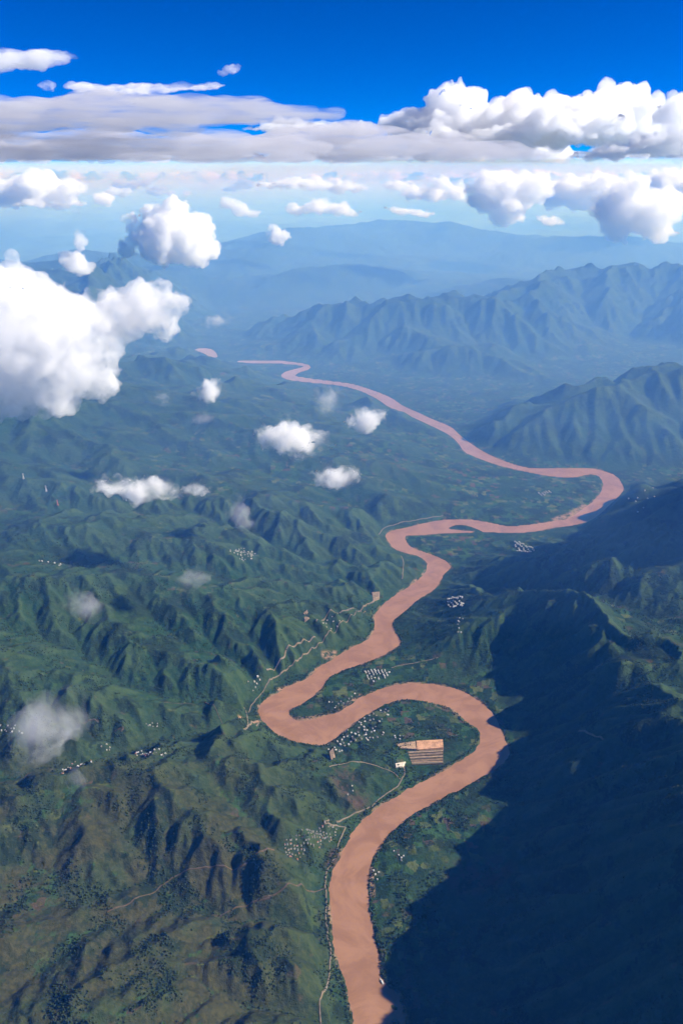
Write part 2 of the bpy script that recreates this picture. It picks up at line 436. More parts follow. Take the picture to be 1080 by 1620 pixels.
# ================================================================ ground cover
def ground_material():
    m = Mat('ground_cover')
    flow = m.attr('flow'); flat = m.attr('flat'); field = m.attr('field')
    big = m.noise(.0011, 5, .6); mid = m.noise(.006, 5, .6); fine = m.noise(.045, 4, .65)
    crest = m.attr('crest')
    grass = m.mix(m.ramp(big, .38, .62), (.010, .034, .014), (.024, .043, .016))
    grass = m.mix(m.ramp(mid, .35, .7), grass, (.019, .043, .017))
    grass = m.mix(m.ramp(fine, .40, .75, 0, .6), grass, (.043, .070, .026))
    # thin grass on the spurs, browner on the dry western hills
    grass = m.mix(m.math('MULTIPLY', crest, m.ramp(m.noise(.012, 5, .65), .35, .6, .1, .8)), grass, (.040, .068, .025))
    dry = m.math('MULTIPLY', m.attr('dry'), m.ramp(m.noise(.0035, 5, .6), .30, .55, .35, 1))
    grass = m.mix(dry, grass, m.mix(m.ramp(fine, .35, .7), (.025, .029, .012), (.052, .050, .020)))
    # small fields: patches of crop, fallow and bare red earth
    warp = m.n('TexNoise', Scale=.02, Detail=2.0); m.set(warp.inputs['Vector'], m.pos())
    wv = m.n('VectorMath', operation='MULTIPLY_ADD'); m.set(wv.inputs[0], warp.outputs['Color']); wv.inputs[1].default_value = (26, 26, 0); m.set(wv.inputs[2], m.pos())
    v = m.n('TexVoronoi', feature='F1', distance='CHEBYCHEV', Scale=.021, Randomness=.8); m.set(v.inputs['Vector'], wv.outputs[0])
    cell = m.n('SeparateColor'); m.set(cell.inputs[0], v.outputs['Color'])
    crop = m.mix(m.ramp(cell.outputs[0], .25, .35), (.014, .040, .015), (.034, .078, .024))
    crop = m.mix(m.ramp(cell.outputs[1], .74, .80), crop, (.088, .108, .034))
    crop = m.mix(m.ramp(cell.outputs[2], .88, .92), crop, (.080, .056, .036))
    crop = m.mix(m.ramp(cell.outputs[2], .26, .18), crop, (.012, .028, .012))
    col = m.mix(m.math('MULTIPLY', field, m.ramp(m.noise(.0032, 5, .62), .42, .56, 0, .9)), grass, crop)
    # bare slips of earth on the slopes
    slip = m.ramp(m.noise(.0085, 5, .62), .64, .72, 0, .6)
    col = m.mix(slip, col, (.075, .050, .032))
    # sand and mud along the waterline, bare plots of earth
    col = m.mix(m.math('MULTIPLY', m.attr('sand'), m.ramp(m.noise(.03, 4, .6), .35, .6)), col, (.30, .19, .125))
    col = m.mix(m.math('MULTIPLY', m.attr('bare'), m.ramp(m.noise(.012, 5, .65), .36, .56)), col, (.062, .043, .030))
    # woods: along the streams and in loose patches
    wood = m.math('ADD', m.math('MULTIPLY', flow, .75), m.ramp(m.noise(.0042, 7, .68), .50, .60))
    wood = m.math('MULTIPLY', m.ramp(wood, .35, .8), m.ramp(m.noise(.06, 3, .6), .30, .50))
    col = m.mix(m.math('MULTIPLY', wood, .88), col, (0.012, 0.022, 0.010))
    b = m.n('BsdfPrincipled', Roughness=.95)
    b.inputs['Specular IOR Level'].default_value = .08
    m.set(b.inputs['Base Color'], col)
    bump = m.n('Bump', Strength=.9, Distance=6.0)
    m.set(bump.inputs['Height'], m.math('ADD', m.math('MULTIPLY', m.noise(.09, 3, .65), .9), m.math('MULTIPLY', m.noise(.022, 4, .6), 1.6)))
    m.set(b.inputs['Normal'], bump)
    m.set(m.out.inputs['Surface'], b)
    return m.m
GROUND = ground_material()

NC_, NR_ = 880, 960
pyv = np.linspace(1990, 288, NR_)
ang = R(24.544) + np.arctan((pyv - 810) / 1200.0)
rows = 2850.0 / np.tan(ang)
rows[-1] = 150000
u = np.linspace(-1, 1, NC_)
X = u[None, :] * (.70 * (.91 * rows + 1250))[:, None]
Y = np.repeat(rows[:, None], NC_, 1)
Z = height(X, Y)
V = np.stack([X, Y, Z], -1).reshape(-1, 3)
ii = np.arange(NR_ * NC_).reshape(NR_, NC_)
FACES = np.stack([ii[:-1, :-1], ii[:-1, 1:], ii[1:, 1:], ii[1:, :-1]], -1).reshape(-1, 4)
COVER = {}
fl = np.where((X > NX0) & (X < NX1) & (Y > NY0) & (Y < NY1), NEAR_FLOW(X, Y), WIDE_FLOW(X, Y))
fl = np.where(Y > 20000, 3.5, fl)
COVER['flow'] = (np.clip((fl - 3.8) / 1.8, 0, 1)).ravel()
gz = np.hypot(np.gradient(Z, axis=0) / np.gradient(Y, axis=0), np.gradient(Z, axis=1) / np.gradient(X, axis=1))
COVER['crest'] = np.where((X > NX0) & (X < NX1) & (Y > NY0) & (Y < NY1), sstep(1.5, 9, NEAR_CREST(X, Y)), np.where(Y < 20000, sstep(3, 16, WIDE_CREST(X, Y)), 0)).ravel()
COVER['flat'] = (sstep(.5, .15, gz)).ravel()
COVER['field'] = ((sstep(.45, .15, gz) * sstep(700, 350, Z))).ravel()
def near_line(pts, width):
    best = np.zeros(X.shape)
    for (ax, ay), (bx, by) in zip(pts[:-1], pts[1:]):
        k = np.nonzero((X > min(ax, bx) - width) & (X < max(ax, bx) + width) & (Y > min(ay, by) - width) & (Y < max(ay, by) + width))
        dx = bx - ax; dy = by - ay
        t = np.clip(((X[k] - ax) * dx + (Y[k] - ay) * dy) / (dx * dx + dy * dy + 1e-6), 0, 1)
        d = np.hypot(X[k] - ax - t * dx, Y[k] - ay - t * dy)
        best[k] = np.maximum(best[k], sstep(width, width * .35, d))
    return best
sand = np.zeros(X.shape)
for pts, wd in (([(596, 3737),(664, 3695),(713, 3637)], 45), ([(-294, 3602),(-188, 3597),(-76, 3642),(39, 3725),(118, 3809)], 28), ([(2002, 6399),(2181, 6512),
    (2356, 6702)], 60),
                ([(226, 1944),(233, 1906),(240, 1867)], 22), ([(166, 2111),(166, 2061)], 14), ([(-106, 4222),(-43, 4251)], 40), ([(-396, 3859),
    (-340, 3910)], 25), ([(575, 5222),(604, 5272)], 26),
                ([(956, 6183),(1038, 6157),(1166, 6131)], 26), ([(136, 2539),(139, 2453),(142, 2387)], 16), ([(-593, 3518),(-527, 3530),(-487, 3574)], 14)):
    sand = np.maximum(sand, near_line(pts, wd))
kb = Y < 9000
db = river_distance(X[kb], Y[kb])
sand[kb] = np.maximum(sand[kb], sstep(15, 4, db) * sstep(-.05, .35, fbm(X[kb], Y[kb], 130, 3, 401)) * .8)
COVER['sand'] = (sand).ravel()
COVER['dry'] = ((sstep(3600, 2300, Y + 250 * fbm(X, Y, 900, 3, 91)) * sstep(200, -500, X))).ravel()
bare = np.zeros(X.shape)
for pts, wd in (([(27, 3034),(66, 2955)], 120), ([(582, 2470),(687, 2487)], 140), ([(1535, 5492),(1610, 5482)], 90), ([(-30, 2622),(-59, 2539)], 35)):
    bare = np.maximum(bare, near_line(pts, wd))
COVER['bare'] = (bare).ravel()
# the land is one continuous sheet, kept as the masses one can tell apart: valley floor, slopes, single mountains
top, idx = ridge_height(*bend(X, Y), True)
REGION = {0: 'hillside', 1: 'hillside', 2: 'hillside', 3: 'gullied_bench', 4: 'rounded_hill', 5: 'low_hill', 6: 'low_hill', 7: 'low_hill', 8: 'low_hill', 9: 'dark_mountain', 10: 'shaded_mountain_and_added_range',
          11: 'foothill', 12: 'shaded_mountain_and_added_range', 13: 'lit_mountain', 14: 'riverside_hill', 15: 'long_ridge', 16: 'long_ridge', 17: 'long_ridge', 18: 'long_ridge'}  # the added eastern range shares a mesh with the mountain it shades
names = ['valley_floor', 'far_hills'] + sorted(set(REGION.values()))
look = np.full(64, 0); 
for k_, v_ in REGION.items(): look[k_] = names.index(v_)
reg = np.where((top > 22) & (Z > 25), look[np.clip(idx, 0, 63)], 0)
reg = np.where(Y > 18800, 1, reg)
fr = reg.ravel()[FACES].max(1)
du = np.gradient(V.reshape(NR_, NC_, 3), axis=1); dv = np.gradient(V.reshape(NR_, NC_, 3), axis=0)
NORM = np.cross(du, dv); NORM /= np.linalg.norm(NORM, axis=-1, keepdims=True); NORM = NORM.reshape(-1, 3)
for k_, nm in enumerate(names):
    F_ = FACES[fr == k_]
    if not len(F_): continue
    used = np.unique(F_); remap = np.zeros(len(V), np.int32); remap[used] = np.arange(len(used))
    me = grid_mesh(nm, V[used], remap[F_], [GROUND])
    for a_, v_ in COVER.items(): attr(me, a_, v_[used])
    me.normals_split_custom_set_from_vertices(NORM[used].astype(np.float32).tolist())
    tag(link(nm, me), kind='structure')


# ================================================================ the river
def water_material():
    m = Mat('muddy_water')
    col = m.mix(m.ramp(m.noise(.0045, 6, .65, dist=1.5), .36, .62), (.255, .132, .070), (.335, .180, .100))
    b = m.n('BsdfPrincipled', Roughness=.28); b.inputs['Specular IOR Level'].default_value = .5
    m.set(b.inputs['Base Color'], col)
    bump = m.n('Bump', Strength=.25, Distance=.6); m.set(bump.inputs['Height'], m.noise(.12, 4, .6)); m.set(b.inputs['Normal'], bump)
    m.set(m.out.inputs['Surface'], b)
    return m.m
WATER = water_material()
def water_sheet(name, poly, grow):
    """a level sheet a little wider than the bed, so that the ground itself draws the waterline"""
    bm = bmesh.new()
    n = len(poly); P = np.array(poly, float)
    T = np.roll(P, -1, 0) - np.roll(P, 1, 0); T /= np.linalg.norm(T, axis=1)[:, None] + 1e-9
    area = .5 * np.sum(P[:, 0] * np.roll(P[:, 1], -1) - np.roll(P[:, 0], -1) * P[:, 1])
    Nn = np.stack([T[:, 1], -T[:, 0]], -1) * (1 if area > 0 else -1)
    Q = P + Nn * grow
    vs_ = [bm.verts.new((q[0], q[1], 0)) for q in Q]
    es = [bm.edges.new((vs_[i], vs_[(i + 1) % n])) for i in range(n)]
    bmesh.ops.triangle_fill(bm, use_beauty=True, edges=es, normal=(0, 0, 1))
    me = bpy.data.meshes.new(name); bm.to_mesh(me); bm.free(); me.materials.append(WATER)
    return tag(link(name, me), kind='structure')
water_sheet('river', RIVER, 12.0)
water_sheet('river_reach', REACH_S, 14.0)

# ================================================================ haze in the valley air
def haze_box():
    m = Mat('haze_air')
    pv = m.n('VolumePrincipled', Density=2.2e-5)
    pv.inputs['Color'].default_value = (.05, .30, 1, 1)
    pv.inputs['Absorption Color'].default_value = (1, 1, 1, 1)
    m.set(m.out.inputs['Volume'], pv.outputs[0])
    bm = bmesh.new(); bmesh.ops.create_cube(bm, size=1)
    for v in bm.verts:
        v.co = (v.co.x * 330000, 75000 + v.co.y * 152000, 3040 if v.co.z > 0 else -1900)
    me = bpy.data.meshes.new('haze'); bm.to_mesh(me); bm.free(); me.materials.append(m.m)
    return tag(link('haze', me), kind='stuff')
haze_box()
def distant_mist():
    """pale mist lying in the far basins: a lens-shaped body of thin white air"""
    m = Mat('mist_air'); pv = m.n('VolumePrincipled', Density=1.0e-4)
    pv.inputs['Color'].default_value = (.20, .43, 1, 1); pv.inputs['Absorption Color'].default_value = (1, 1, 1, 1)
    m.set(m.out.inputs['Volume'], pv.outputs[0])
    bm = bmesh.new(); bmesh.ops.create_icosphere(bm, subdivisions=5, radius=1)
    for v in bm.verts:
        q = min(1.0, math.hypot(v.co.x, v.co.y))
        v.co = (16000 + v.co.x * 110000, 79000 + v.co.y * 76600, 900 + math.copysign((1 - q * q) ** .75, v.co.z) * 2750 * (abs(v.co.z) > 1e-5))
    for f in bm.faces: f.smooth = True
    me = bpy.data.meshes.new('distant_mist'); bm.to_mesh(me); bm.free(); me.materials.append(m.m)
    return tag(link('distant_mist', me), kind='stuff')
distant_mist()

# ================================================================ clouds
def perlin3(p, seed):
    p0 = np.floor(p); f = p - p0; w = f * f * f * (f * (f * 6 - 15) + 10)
    res = 0
    for a in (0, 1):
        for b in (0, 1):
            for c in (0, 1):
                h = _hash(p0[:, 0] + a, p0[:, 1] + b, p0[:, 2] + c, seed)
                g = np.stack([(h & 1023) / 511.5 - 1, ((h >> 10) & 1023) / 511.5 - 1, ((h >> 20) & 1023) / 511.5 - 1], -1)
                d = (g * (f - np.array([a, b, c]))).sum(1)
                ww = (w[:, 0] if a else 1 - w[:, 0]) * (w[:, 1] if b else 1 - w[:, 1]) * (w[:, 2] if c else 1 - w[:, 2])
                res = res + d * ww
    return res

def cloud_material(name, density, tint=(1, 1, 1), aniso=0.0, patchy=None, absorb=(1, 1, 1), step=.35, squash=1.0, core=0.0):
    m = Mat(name)
    pv = m.n('VolumePrincipled', Density=density, Anisotropy=aniso)
    pv.inputs['Color'].default_value = tint + (1,); pv.inputs['Absorption Color'].default_value = absorb + (1,)
    if patchy:
        wl_, lo, hi = patchy
        mp = m.n('Mapping'); m.set(mp.inputs[0], m.pos()); mp.inputs[3].default_value = (1, 1, squash)
        n = m.noise(1.0 / wl_, 5, .62, vec=mp.outputs[0], dist=.4)
        if core:
            tc = m.n('TexCoord'); ce = m.n('VectorMath', operation='SUBTRACT'); m.set(ce.inputs[0], tc.outputs['Generated']); ce.inputs[1].default_value = (.5, .5, .5)
            ln = m.n('VectorMath', operation='LENGTH'); m.set(ln.inputs[0], ce.outputs[0])
            n = m.math('ADD', n, m.ramp(ln.outputs['Value'], .12, .52, core * .55, -core * .45))
        m.set(pv.inputs['Density'], m.ramp(n, lo, hi, 0, density))
        m.m.cycles.volume_step_rate = step
    m.set(m.out.inputs['Volume'], pv.outputs[0])
    # the thinnest veil of droplets on the outside
    mx = m.n('MixShader'); mx.inputs[0].default_value = .02
    tr = m.n('BsdfTransparent'); tl = m.n('BsdfTranslucent'); tl.inputs['Color'].default_value = (.9, .9, .9, 1)
    m.t.links.new(tr.outputs[0], mx.inputs[1]); m.t.links.new(tl.outputs[0], mx.inputs[2])
    m.set(m.out.inputs['Surface'], mx)
    return m.m

def unit_sphere():
    bm = bmesh.new(); bmesh.ops.create_icosphere(bm, subdivisions=2, radius=1)
    v = np.array([x.co[:] for x in bm.verts]); f = np.array([[q.index for q in x.verts] for x in bm.faces]); bm.free()
    return v, f
SPH_V, SPH_F = unit_sphere()

def make_cloud(label, blobs, mat, seed, puff=2, voxel=None, flat=None, rough=.30, depth=1.0, up=.35, group=None, count=(12, 8), shrink=(.42, .40), grow=1.1, floor=None):
    """heap of spheres budding smaller spheres, fused into one skin and roughened"""
    rng = np.random.RandomState(seed)
    B = []
    for x, y, z, rx, rz in blobs:
        rx *= grow; rz *= grow
        B.append((np.array([x, y, z], float), np.array([rx, rx * depth, rz], float)))
    level = list(B); allb = list(B)
    for lv in range(puff):
        nxt = []
        for c, r in level:
            for _ in range(count[min(lv, len(count) - 1)]):
                d = rng.normal(size=3); d[2] += up; d /= np.linalg.norm(d)
                k = shrink[min(lv, len(shrink) - 1)] * rng.uniform(.6, 1.25)
                nxt.append((c + d * r * rng.uniform(.72, .98), np.array([r[0], r[1], max(r[2], .55 * r[0])]) * k if lv else r * k))
        allb += nxt; level = nxt
    c0 = np.mean([b[0] for b in B], axis=0)
    zb = min(b[0][2] - b[1][2] for b in B) if flat is None else flat
    vs_, fs_, n = [], [], 0
    for c, r in allb:
        v = SPH_V * r + (c - c0)
        vs_.append(v); fs_.append(SPH_F + n); n += len(v)
    Vv = np.concatenate(vs_); Fv = np.concatenate(fs_)
    me = grid_mesh('cloud_seed', Vv, Fv, [])
    tmp = bpy.data.objects.new('cloud_seed', me); COL.objects.link(tmp)
    size = max(Vv[:, 0].max() - Vv[:, 0].min(), Vv[:, 2].max() - Vv[:, 2].min())
    md = tmp.modifiers.new('fuse', 'REMESH'); md.mode = 'VOXEL'; md.voxel_size = voxel or max(size / 172.0, np.median([b[1][0] for b in B]) / 13.8)
    dg = bpy.context.evaluated_depsgraph_get()
    out = bpy.data.meshes.new_from_object(tmp.evaluated_get(dg))
    bpy.data.objects.remove(tmp); bpy.data.meshes.remove(me)
    out.name = 'cloud'
    nv = len(out.vertices)
    co = np.empty(nv * 3, np.float32); out.vertices.foreach_get('co', co); co = co.reshape(-1, 3).astype(float)
    no = np.empty(nv * 3, np.float32); out.vertex_normals.foreach_get('vector', no); no = no.reshape(-1, 3)
    # flat-ish base
    low = co[:, 2] < zb - c0[2] + .12 * size * 0
    amp = np.median([b[1][0] for b in B]) * rough
    wl_ = np.median([b[1][0] for b in B]) * .9
    disp = 0
    for o in range(4):
        disp = disp + (np.abs(perlin3(co / wl_ + 11.3 * o, seed + o)) * 2.0 - .45) * amp
        wl_ *= .52; amp *= .52
    co = co + no * disp[:, None]
    if floor is not None: co[:, 2] = np.maximum(co[:, 2], floor - c0[2] + 500 * np.abs(perlin3(co / np.array([2600.0, 2600.0, 1e6]), seed)) + 250 * np.abs(perlin3(co / np.array([900.0, 900.0, 1e6]), seed + 1)))
    out.vertices.foreach_set('co', co.astype(np.float32).ravel())
    out.polygons.foreach_set('use_smooth', np.ones(len(out.polygons), bool))
    out.materials.clear(); out.materials.append(mat); out.update()
    o = link('cloud', out); o.location = c0
    return tag(o, label, 'cloud', group)

DENSE = cloud_material('cumulus', .013, patchy=(120.0, .32, .62), step=.2)
MIDC = cloud_material('middle_cumulus', .011, patchy=(240.0, .30, .55), step=.25)
FARC = cloud_material('far_cumulus', .0050, patchy=(420.0, .28, .52), step=.25)
WISP = cloud_material('wisp', .026, patchy=(130.0, .42, .76), step=.2, core=.16)
THIN = cloud_material('thin_wisp', .0050, patchy=(150.0, .42, .75), step=.25, core=.2)
SHADE_GREY = cloud_material('stratus', .0010, (.74, .74, .79), absorb=(0, 0, 0), patchy=(2200.0, .34, .66), step=.15, squash=9.0)  # the layer's shaded side is put into the volume colour as grey
HIGH = cloud_material('high_white', .0019, patchy=(1100.0, .28, .52), step=.2)

FAR_PATCHY = cloud_material('far_ragged', .006, patchy=(520.0, .34, .60), step=.3)
LENS = cloud_material('high_lens', .0026, patchy=(1300.0, .36, .66), step=.3)

LOW = dict(grow=1.35, puff=1, depth=.8, rough=.2)
BANK = dict(grow=1.0, floor=3060, puff=1, depth=1.3, rough=.05, up=.05, count=(10,), shrink=(.55,))
CLOUDS = [
 ('big bright white cumulus cut by the left edge of the picture', [(-1780, 4300, 2132, 267, 267),(-2094, 4300, 1989, 289, 289),(-1585, 4300, 2007, 223, 223),
    (-1648, 4300, 2289, 147, 147),(-1846, 4300, 2357, 132, 132),(-1518, 4300, 2220, 148, 148),(-1757, 4300, 1841, 154, 154),(-1947, 4300, 1804, 147, 147),
    (-1423, 4300, 1878, 109, 109),(-2114, 4300, 2237, 211, 211),(-1616, 4300, 1804, 103, 103),(-1108, 4450, 2246, 153, 124),(-1266, 4420, 2234, 137, 116),
    (-958, 4450, 2261, 87, 80),(-1041, 4450, 2193, 110, 73)], DENSE, 2, dict(grow=1.2)),
 ('bulging white cumulus tower standing over the far left ridge', [(-2595, 12500, 2082, 372, 372),(-2366, 12500, 1897, 335, 335),(-2859, 12500, 1897, 315, 315),
    (-2568, 12500, 2383, 194, 194),(-2142, 12500, 1990, 177, 177),(-2982, 12500, 2128, 147, 147),(-3218, 12500, 2202, 117, 117),(-3198, 12500, 1944, 138, 138),
    (-3362, 12500, 1804, 129, 129)], MIDC, 3, {}),
 ('ragged white cumulus scrap just above the biggest cloud', [(-3013, 9000, 1982, 143, 100),(-3113, 9000, 2037, 93, 79),(-2913, 9000, 1934, 101, 72),
    (-2945, 9000, 2206, 64, 99),(-2900, 9000, 2273, 50, 71)], MIDC, 4, {}),
 ('small round white cumulus over the hazy middle of the valley', [(-1144, 14000, 1879, 132, 132),(-1205, 14000, 2003, 77, 77),(-989, 14000, 1900, 88, 66),
    (-1081, 14000, 1807, 99, 66)], MIDC, 5, {}),
 ('small pointed white cloud above the river, tallest of the little ones', [(-1113, 6200, 1264, 74, 74),(-1050, 6200, 1340, 47, 47),(-1033, 6200, 1275, 53, 53),
    (-1179, 6200, 1231, 48, 37),(-1231, 6200, 1248, 32, 27)], WISP, 6, dict(grow=1.35)),
 ('wide flat white cloud over the middle of the western slope', [(-350, 4700, 1388, 107, 74),(-454, 4700, 1375, 91, 62),(-227, 4700, 1362, 99, 58),
    (-514, 4700, 1418, 49, 37),(-166, 4700, 1327, 83, 37),(-308, 4700, 1440, 66, 33)], WISP, 7, dict(grow=1.35)),
 ('ragged white cloud beside the river, east of the wide flat cloud', [(158, 5200, 1336, 81, 68),(225, 5200, 1378, 63, 45),(100, 5200, 1303, 59, 45),
    (270, 5200, 1401, 40, 27)], WISP, 8, dict(grow=1.35)),
 ('white cloud hanging over gullies below the wide flat cloud', [(-19, 4200, 1302, 83, 49),(-94, 4200, 1310, 60, 45),(57, 4200, 1310, 53, 41),
    (-105, 4200, 1362, 38, 34)], WISP, 9, dict(grow=1.35)),
 ('torn white cloud strip over the western slope near the pylons', [(-1248, 3900, 1381, 84, 35),(-1146, 3900, 1355, 78, 42),(-1057, 3900, 1366, 77, 46),
    (-983, 3900, 1328, 60, 32),(-1317, 3900, 1393, 49, 28),(-1115, 3900, 1316, 71, 28)], WISP, 10, dict(grow=1.35)),
 ('tiny white puff at the end of the torn cloud strip', [(-814, 3950, 1334, 46, 29),(-845, 3950, 1345, 29, 21),(-786, 3950, 1326, 29, 21)], WISP, 11, dict(grow=1.35)),
 ('thin pale wisp of cloud left of the small pointed cloud', [(-1439, 6000, 1289, 62, 51),(-1484, 6000, 1251, 41, 31)], THIN, 12, LOW),
 ('faint pale wisp below the small pointed cloud', [(-1040, 5500, 1264, 67, 33),(-1088, 5500, 1254, 38, 24)], THIN, 13, LOW),
 ('faint veil of cloud over the upper river', [(-123, 6500, 1123, 100, 100),(-167, 6500, 1192, 67, 50)], THIN, 14, LOW),
 ('broken pale wisps of cloud under the tiny white puff', [(-550, 3700, 1303, 47, 54),(-496, 3700, 1228, 62, 31),(-565, 3700, 1384, 34, 27)], THIN, 15, LOW),
 ('loose pale wisp over the bright green fields on the slope', [(-757, 3300, 1111, 57, 38),(-697, 3300, 1155, 44, 35),(-791, 3300, 1082, 32, 22)], THIN, 16, LOW),
 ('barely visible veil of cloud over the gullied bench', [(-1206, 3000, 1176, 64, 41),(-1141, 3000, 1115, 59, 35)], THIN, 17, LOW),
 ('large smoky wisp of cloud over the hillside villages', [(-1101, 2350, 1080, 83, 68),(-1197, 2350, 940, 85, 85),(-1150, 2350, 1003, 89, 74),
    (-1236, 2350, 859, 66, 50),(-1056, 2350, 1131, 53, 34)], THIN, 18, LOW),
 ('small smoky wisp below the large smoky one', [(-1011, 2200, 863, 29, 39),(-1010, 2200, 903, 19, 19)], THIN, 19, LOW),
 ('pale patch of cloud over the far bend of the valley', [(-1602, 10000, 1161, 131, 66),(-1687, 10000, 1129, 82, 49)], THIN, 20, LOW),
 # far cumulus below the horizon
 ('cream cumulus heap at the far left under the grey layer', [(-8608, 22000, 2417, 540, 304),(-7925, 22000, 2463, 573, 337),(-7292, 22000, 2417, 371, 253),
    (-8861, 22000, 2135, 475, 170),(-7814, 22000, 2104, 612, 153),(-6916, 22000, 2448, 202, 152)], FARC, 21, {}),
 ('small dark grey cloud in front of the cream cumulus heap', [(-5274, 16000, 2440, 173, 136),(-5248, 16000, 2279, 111, 99)], SHADE_GREY, 22, LOW),
 ('tall white cumulus, westernmost of the two big ones at the right', [(3996, 20000, 2399, 584, 461),(3543, 20000, 2299, 431, 370),(4603, 20000, 2470, 430, 338),
    (4038, 20000, 1926, 404, 311),(3444, 20000, 2582, 245, 184),(4429, 20000, 2681, 244, 183),(3979, 20000, 1723, 281, 140),(3146, 20000, 2470, 215, 153)], FARC, 23, {}),
 ('tall white cumulus with blue shaded side at the right edge', [(5869, 17000, 2124, 528, 448),(6407, 17000, 2063, 502, 423),(5491, 17000, 2185, 290, 290),
    (6000, 17000, 2549, 365, 287),(6690, 17000, 2332, 367, 315),(6653, 17000, 1790, 319, 160),(5721, 17000, 1790, 293, 160)], FARC, 24, {}),
 ('white cumulus shoulder between the two tall cumuli', [(6629, 24000, 2364, 663, 331),(7530, 24000, 2499, 624, 294),(6297, 24000, 2057, 482, 222),
    (7053, 24000, 1936, 483, 186)], FARC, 25, {}),
 ('white cumulus cut by the right edge of the picture', [(10439, 26000, 2494, 756, 358),(11153, 26000, 2402, 797, 438),(9923, 26000, 2603, 437, 238)], FARC, 26, {}),
 ('low white cumulus row left of the tall cumuli', [(1507, 24000, 2465, 294, 129),(2064, 24000, 2313, 369, 184),(2696, 24000, 2211, 369, 185),
    (3321, 24000, 2262, 332, 203),(2935, 24000, 2566, 257, 165)], FARC, 27, {}),
 ('long flat strip of small white cumulus in the hazy distance', [(-1984, 24000, 2482, 331, 92),(-1377, 24000, 2516, 404, 129),(-735, 24000, 2499, 441, 147),
    (-92, 24000, 2431, 441, 129),(460, 24000, 2414, 294, 92)], FARC, 28, {}),
 ('cream cumulus patch below the long flat strip', [(-1172, 21000, 1964, 293, 130),(-650, 21000, 2009, 358, 163),(-81, 21000, 1994, 358, 146),
    (245, 21000, 1873, 228, 98)], FARC, 29, {}),
 ('flat white cumulus scrap left of the western tall cumulus', [(1474, 19000, 2035, 295, 74),(1889, 19000, 1980, 266, 74),(1178, 19000, 2076, 177, 59)], FARC, 30, {}),
 ('flat white cumulus scrap right of the western tall cumulus', [(4760, 18500, 1845, 231, 87),(4581, 18500, 1899, 144, 72),(4965, 18500, 1818, 144, 58)], FARC, 31, {}),
 ('little white cumulus pair over the far left haze', [(-5773, 21000, 2399, 194, 81),(-5483, 21000, 2399, 129, 65)], FARC, 32, LOW),
 ('faint cumulus lumps right of the bulging tower', [(-2480, 20000, 2013, 186, 140),(-2781, 20000, 2157, 155, 108),(-2206, 20000, 1926, 155, 78)], FARC, 33, LOW),
 ('white cumulus line standing just above the horizon at the left', [(-30566, 75000, 3721, 3962, 679),(-24354, 75000, 3618, 3965, 623),
    (-18119, 75000, 3670, 3963, 679),(-11894, 75000, 3618, 3965, 623),(-6228, 75000, 3670, 3963, 679)], HIGH, 36, dict(puff=2, depth=.5, grow=1.0, floor=3095)),
 ('white cumulus line standing just above the horizon at the right', [(-566, 75000, 3670, 3397, 679),(5094, 75000, 3721, 3396, 679),(11317, 75000, 3772, 3961, 736),
    (18102, 75000, 3823, 4525, 792),(24332, 75000, 3772, 3961, 736),(30546, 75000, 3823, 3960, 792)], HIGH, 37, dict(puff=2, depth=.5, grow=1.0, floor=3095)),
 ('hazy cumulus line low on the far horizon at the left', [(-23785, 60000, 2251, 2744, 229),(-19675, 60000, 2209, 2745, 183),(-15552, 60000, 2251, 2744, 229),
    (-10981, 60000, 2209, 2288, 183),(-7319, 60000, 2251, 1830, 183)], HIGH, 34, dict(puff=2, depth=.5, grow=1.0)),
 ('hazy cumulus line low on the far horizon at the right', [(2745, 60000, 2209, 2288, 183),(7321, 60000, 2209, 2288, 229),(11435, 60000, 2251, 2744, 229),
    (15557, 60000, 2209, 2745, 229),(20132, 60000, 2209, 2745, 229),(24250, 60000, 2209, 2288, 229),
    (-1830, 60000, 2209, 1830, 183)], HIGH, 35, dict(puff=2, depth=.5, grow=1.0)),
 # the layer at flying height and above it
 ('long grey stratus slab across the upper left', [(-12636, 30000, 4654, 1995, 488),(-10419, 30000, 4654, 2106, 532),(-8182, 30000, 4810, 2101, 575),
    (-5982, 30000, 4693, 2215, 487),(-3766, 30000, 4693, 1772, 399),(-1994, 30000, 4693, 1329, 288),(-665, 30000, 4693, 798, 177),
    (-13404, 30000, 4158, 2011, 447)], SHADE_GREY, 41, BANK),
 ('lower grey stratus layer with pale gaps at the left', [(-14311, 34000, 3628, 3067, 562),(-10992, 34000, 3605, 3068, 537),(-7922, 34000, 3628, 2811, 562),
    (-5365, 34000, 3651, 2555, 562),(-3068, 34000, 3605, 2045, 537)], SHADE_GREY, 42, BANK),
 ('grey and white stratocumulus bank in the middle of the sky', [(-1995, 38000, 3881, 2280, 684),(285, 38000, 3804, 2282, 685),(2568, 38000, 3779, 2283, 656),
    (4857, 38000, 3676, 2000, 571),(7156, 38000, 3521, 1717, 429),(-566, 38000, 4391, 1416, 283)], SHADE_GREY, 43, BANK),
 ('white cumulus tops peeping over the middle bank', [(-2290, 44000, 4845, 1309, 294),(-3603, 44000, 4728, 983, 229),(-982, 44000, 4757, 982, 229),
    (656, 44000, 4670, 983, 262)], HIGH, 44, dict(puff=2, depth=1.2, floor=3070)),
 ('towering white anvil cloud at the upper right', [(7087, 52000, 6206, 1762, 1226),(6915, 52000, 7113, 570, 494),(7620, 52000, 6812, 610, 533),
    (4630, 52000, 5421, 1736, 772),(3090, 52000, 5284, 1082, 425),(10015, 52000, 5593, 2696, 847),(13416, 52000, 6138, 3450, 690),(16654, 52000, 6274, 2756, 651),
    (13166, 52000, 5008, 4259, 1007),(16279, 52000, 4904, 2713, 853),(18501, 52000, 5524, 1310, 848),(9337, 52000, 4486, 3112, 700),(5438, 52000, 4661, 2331, 621),
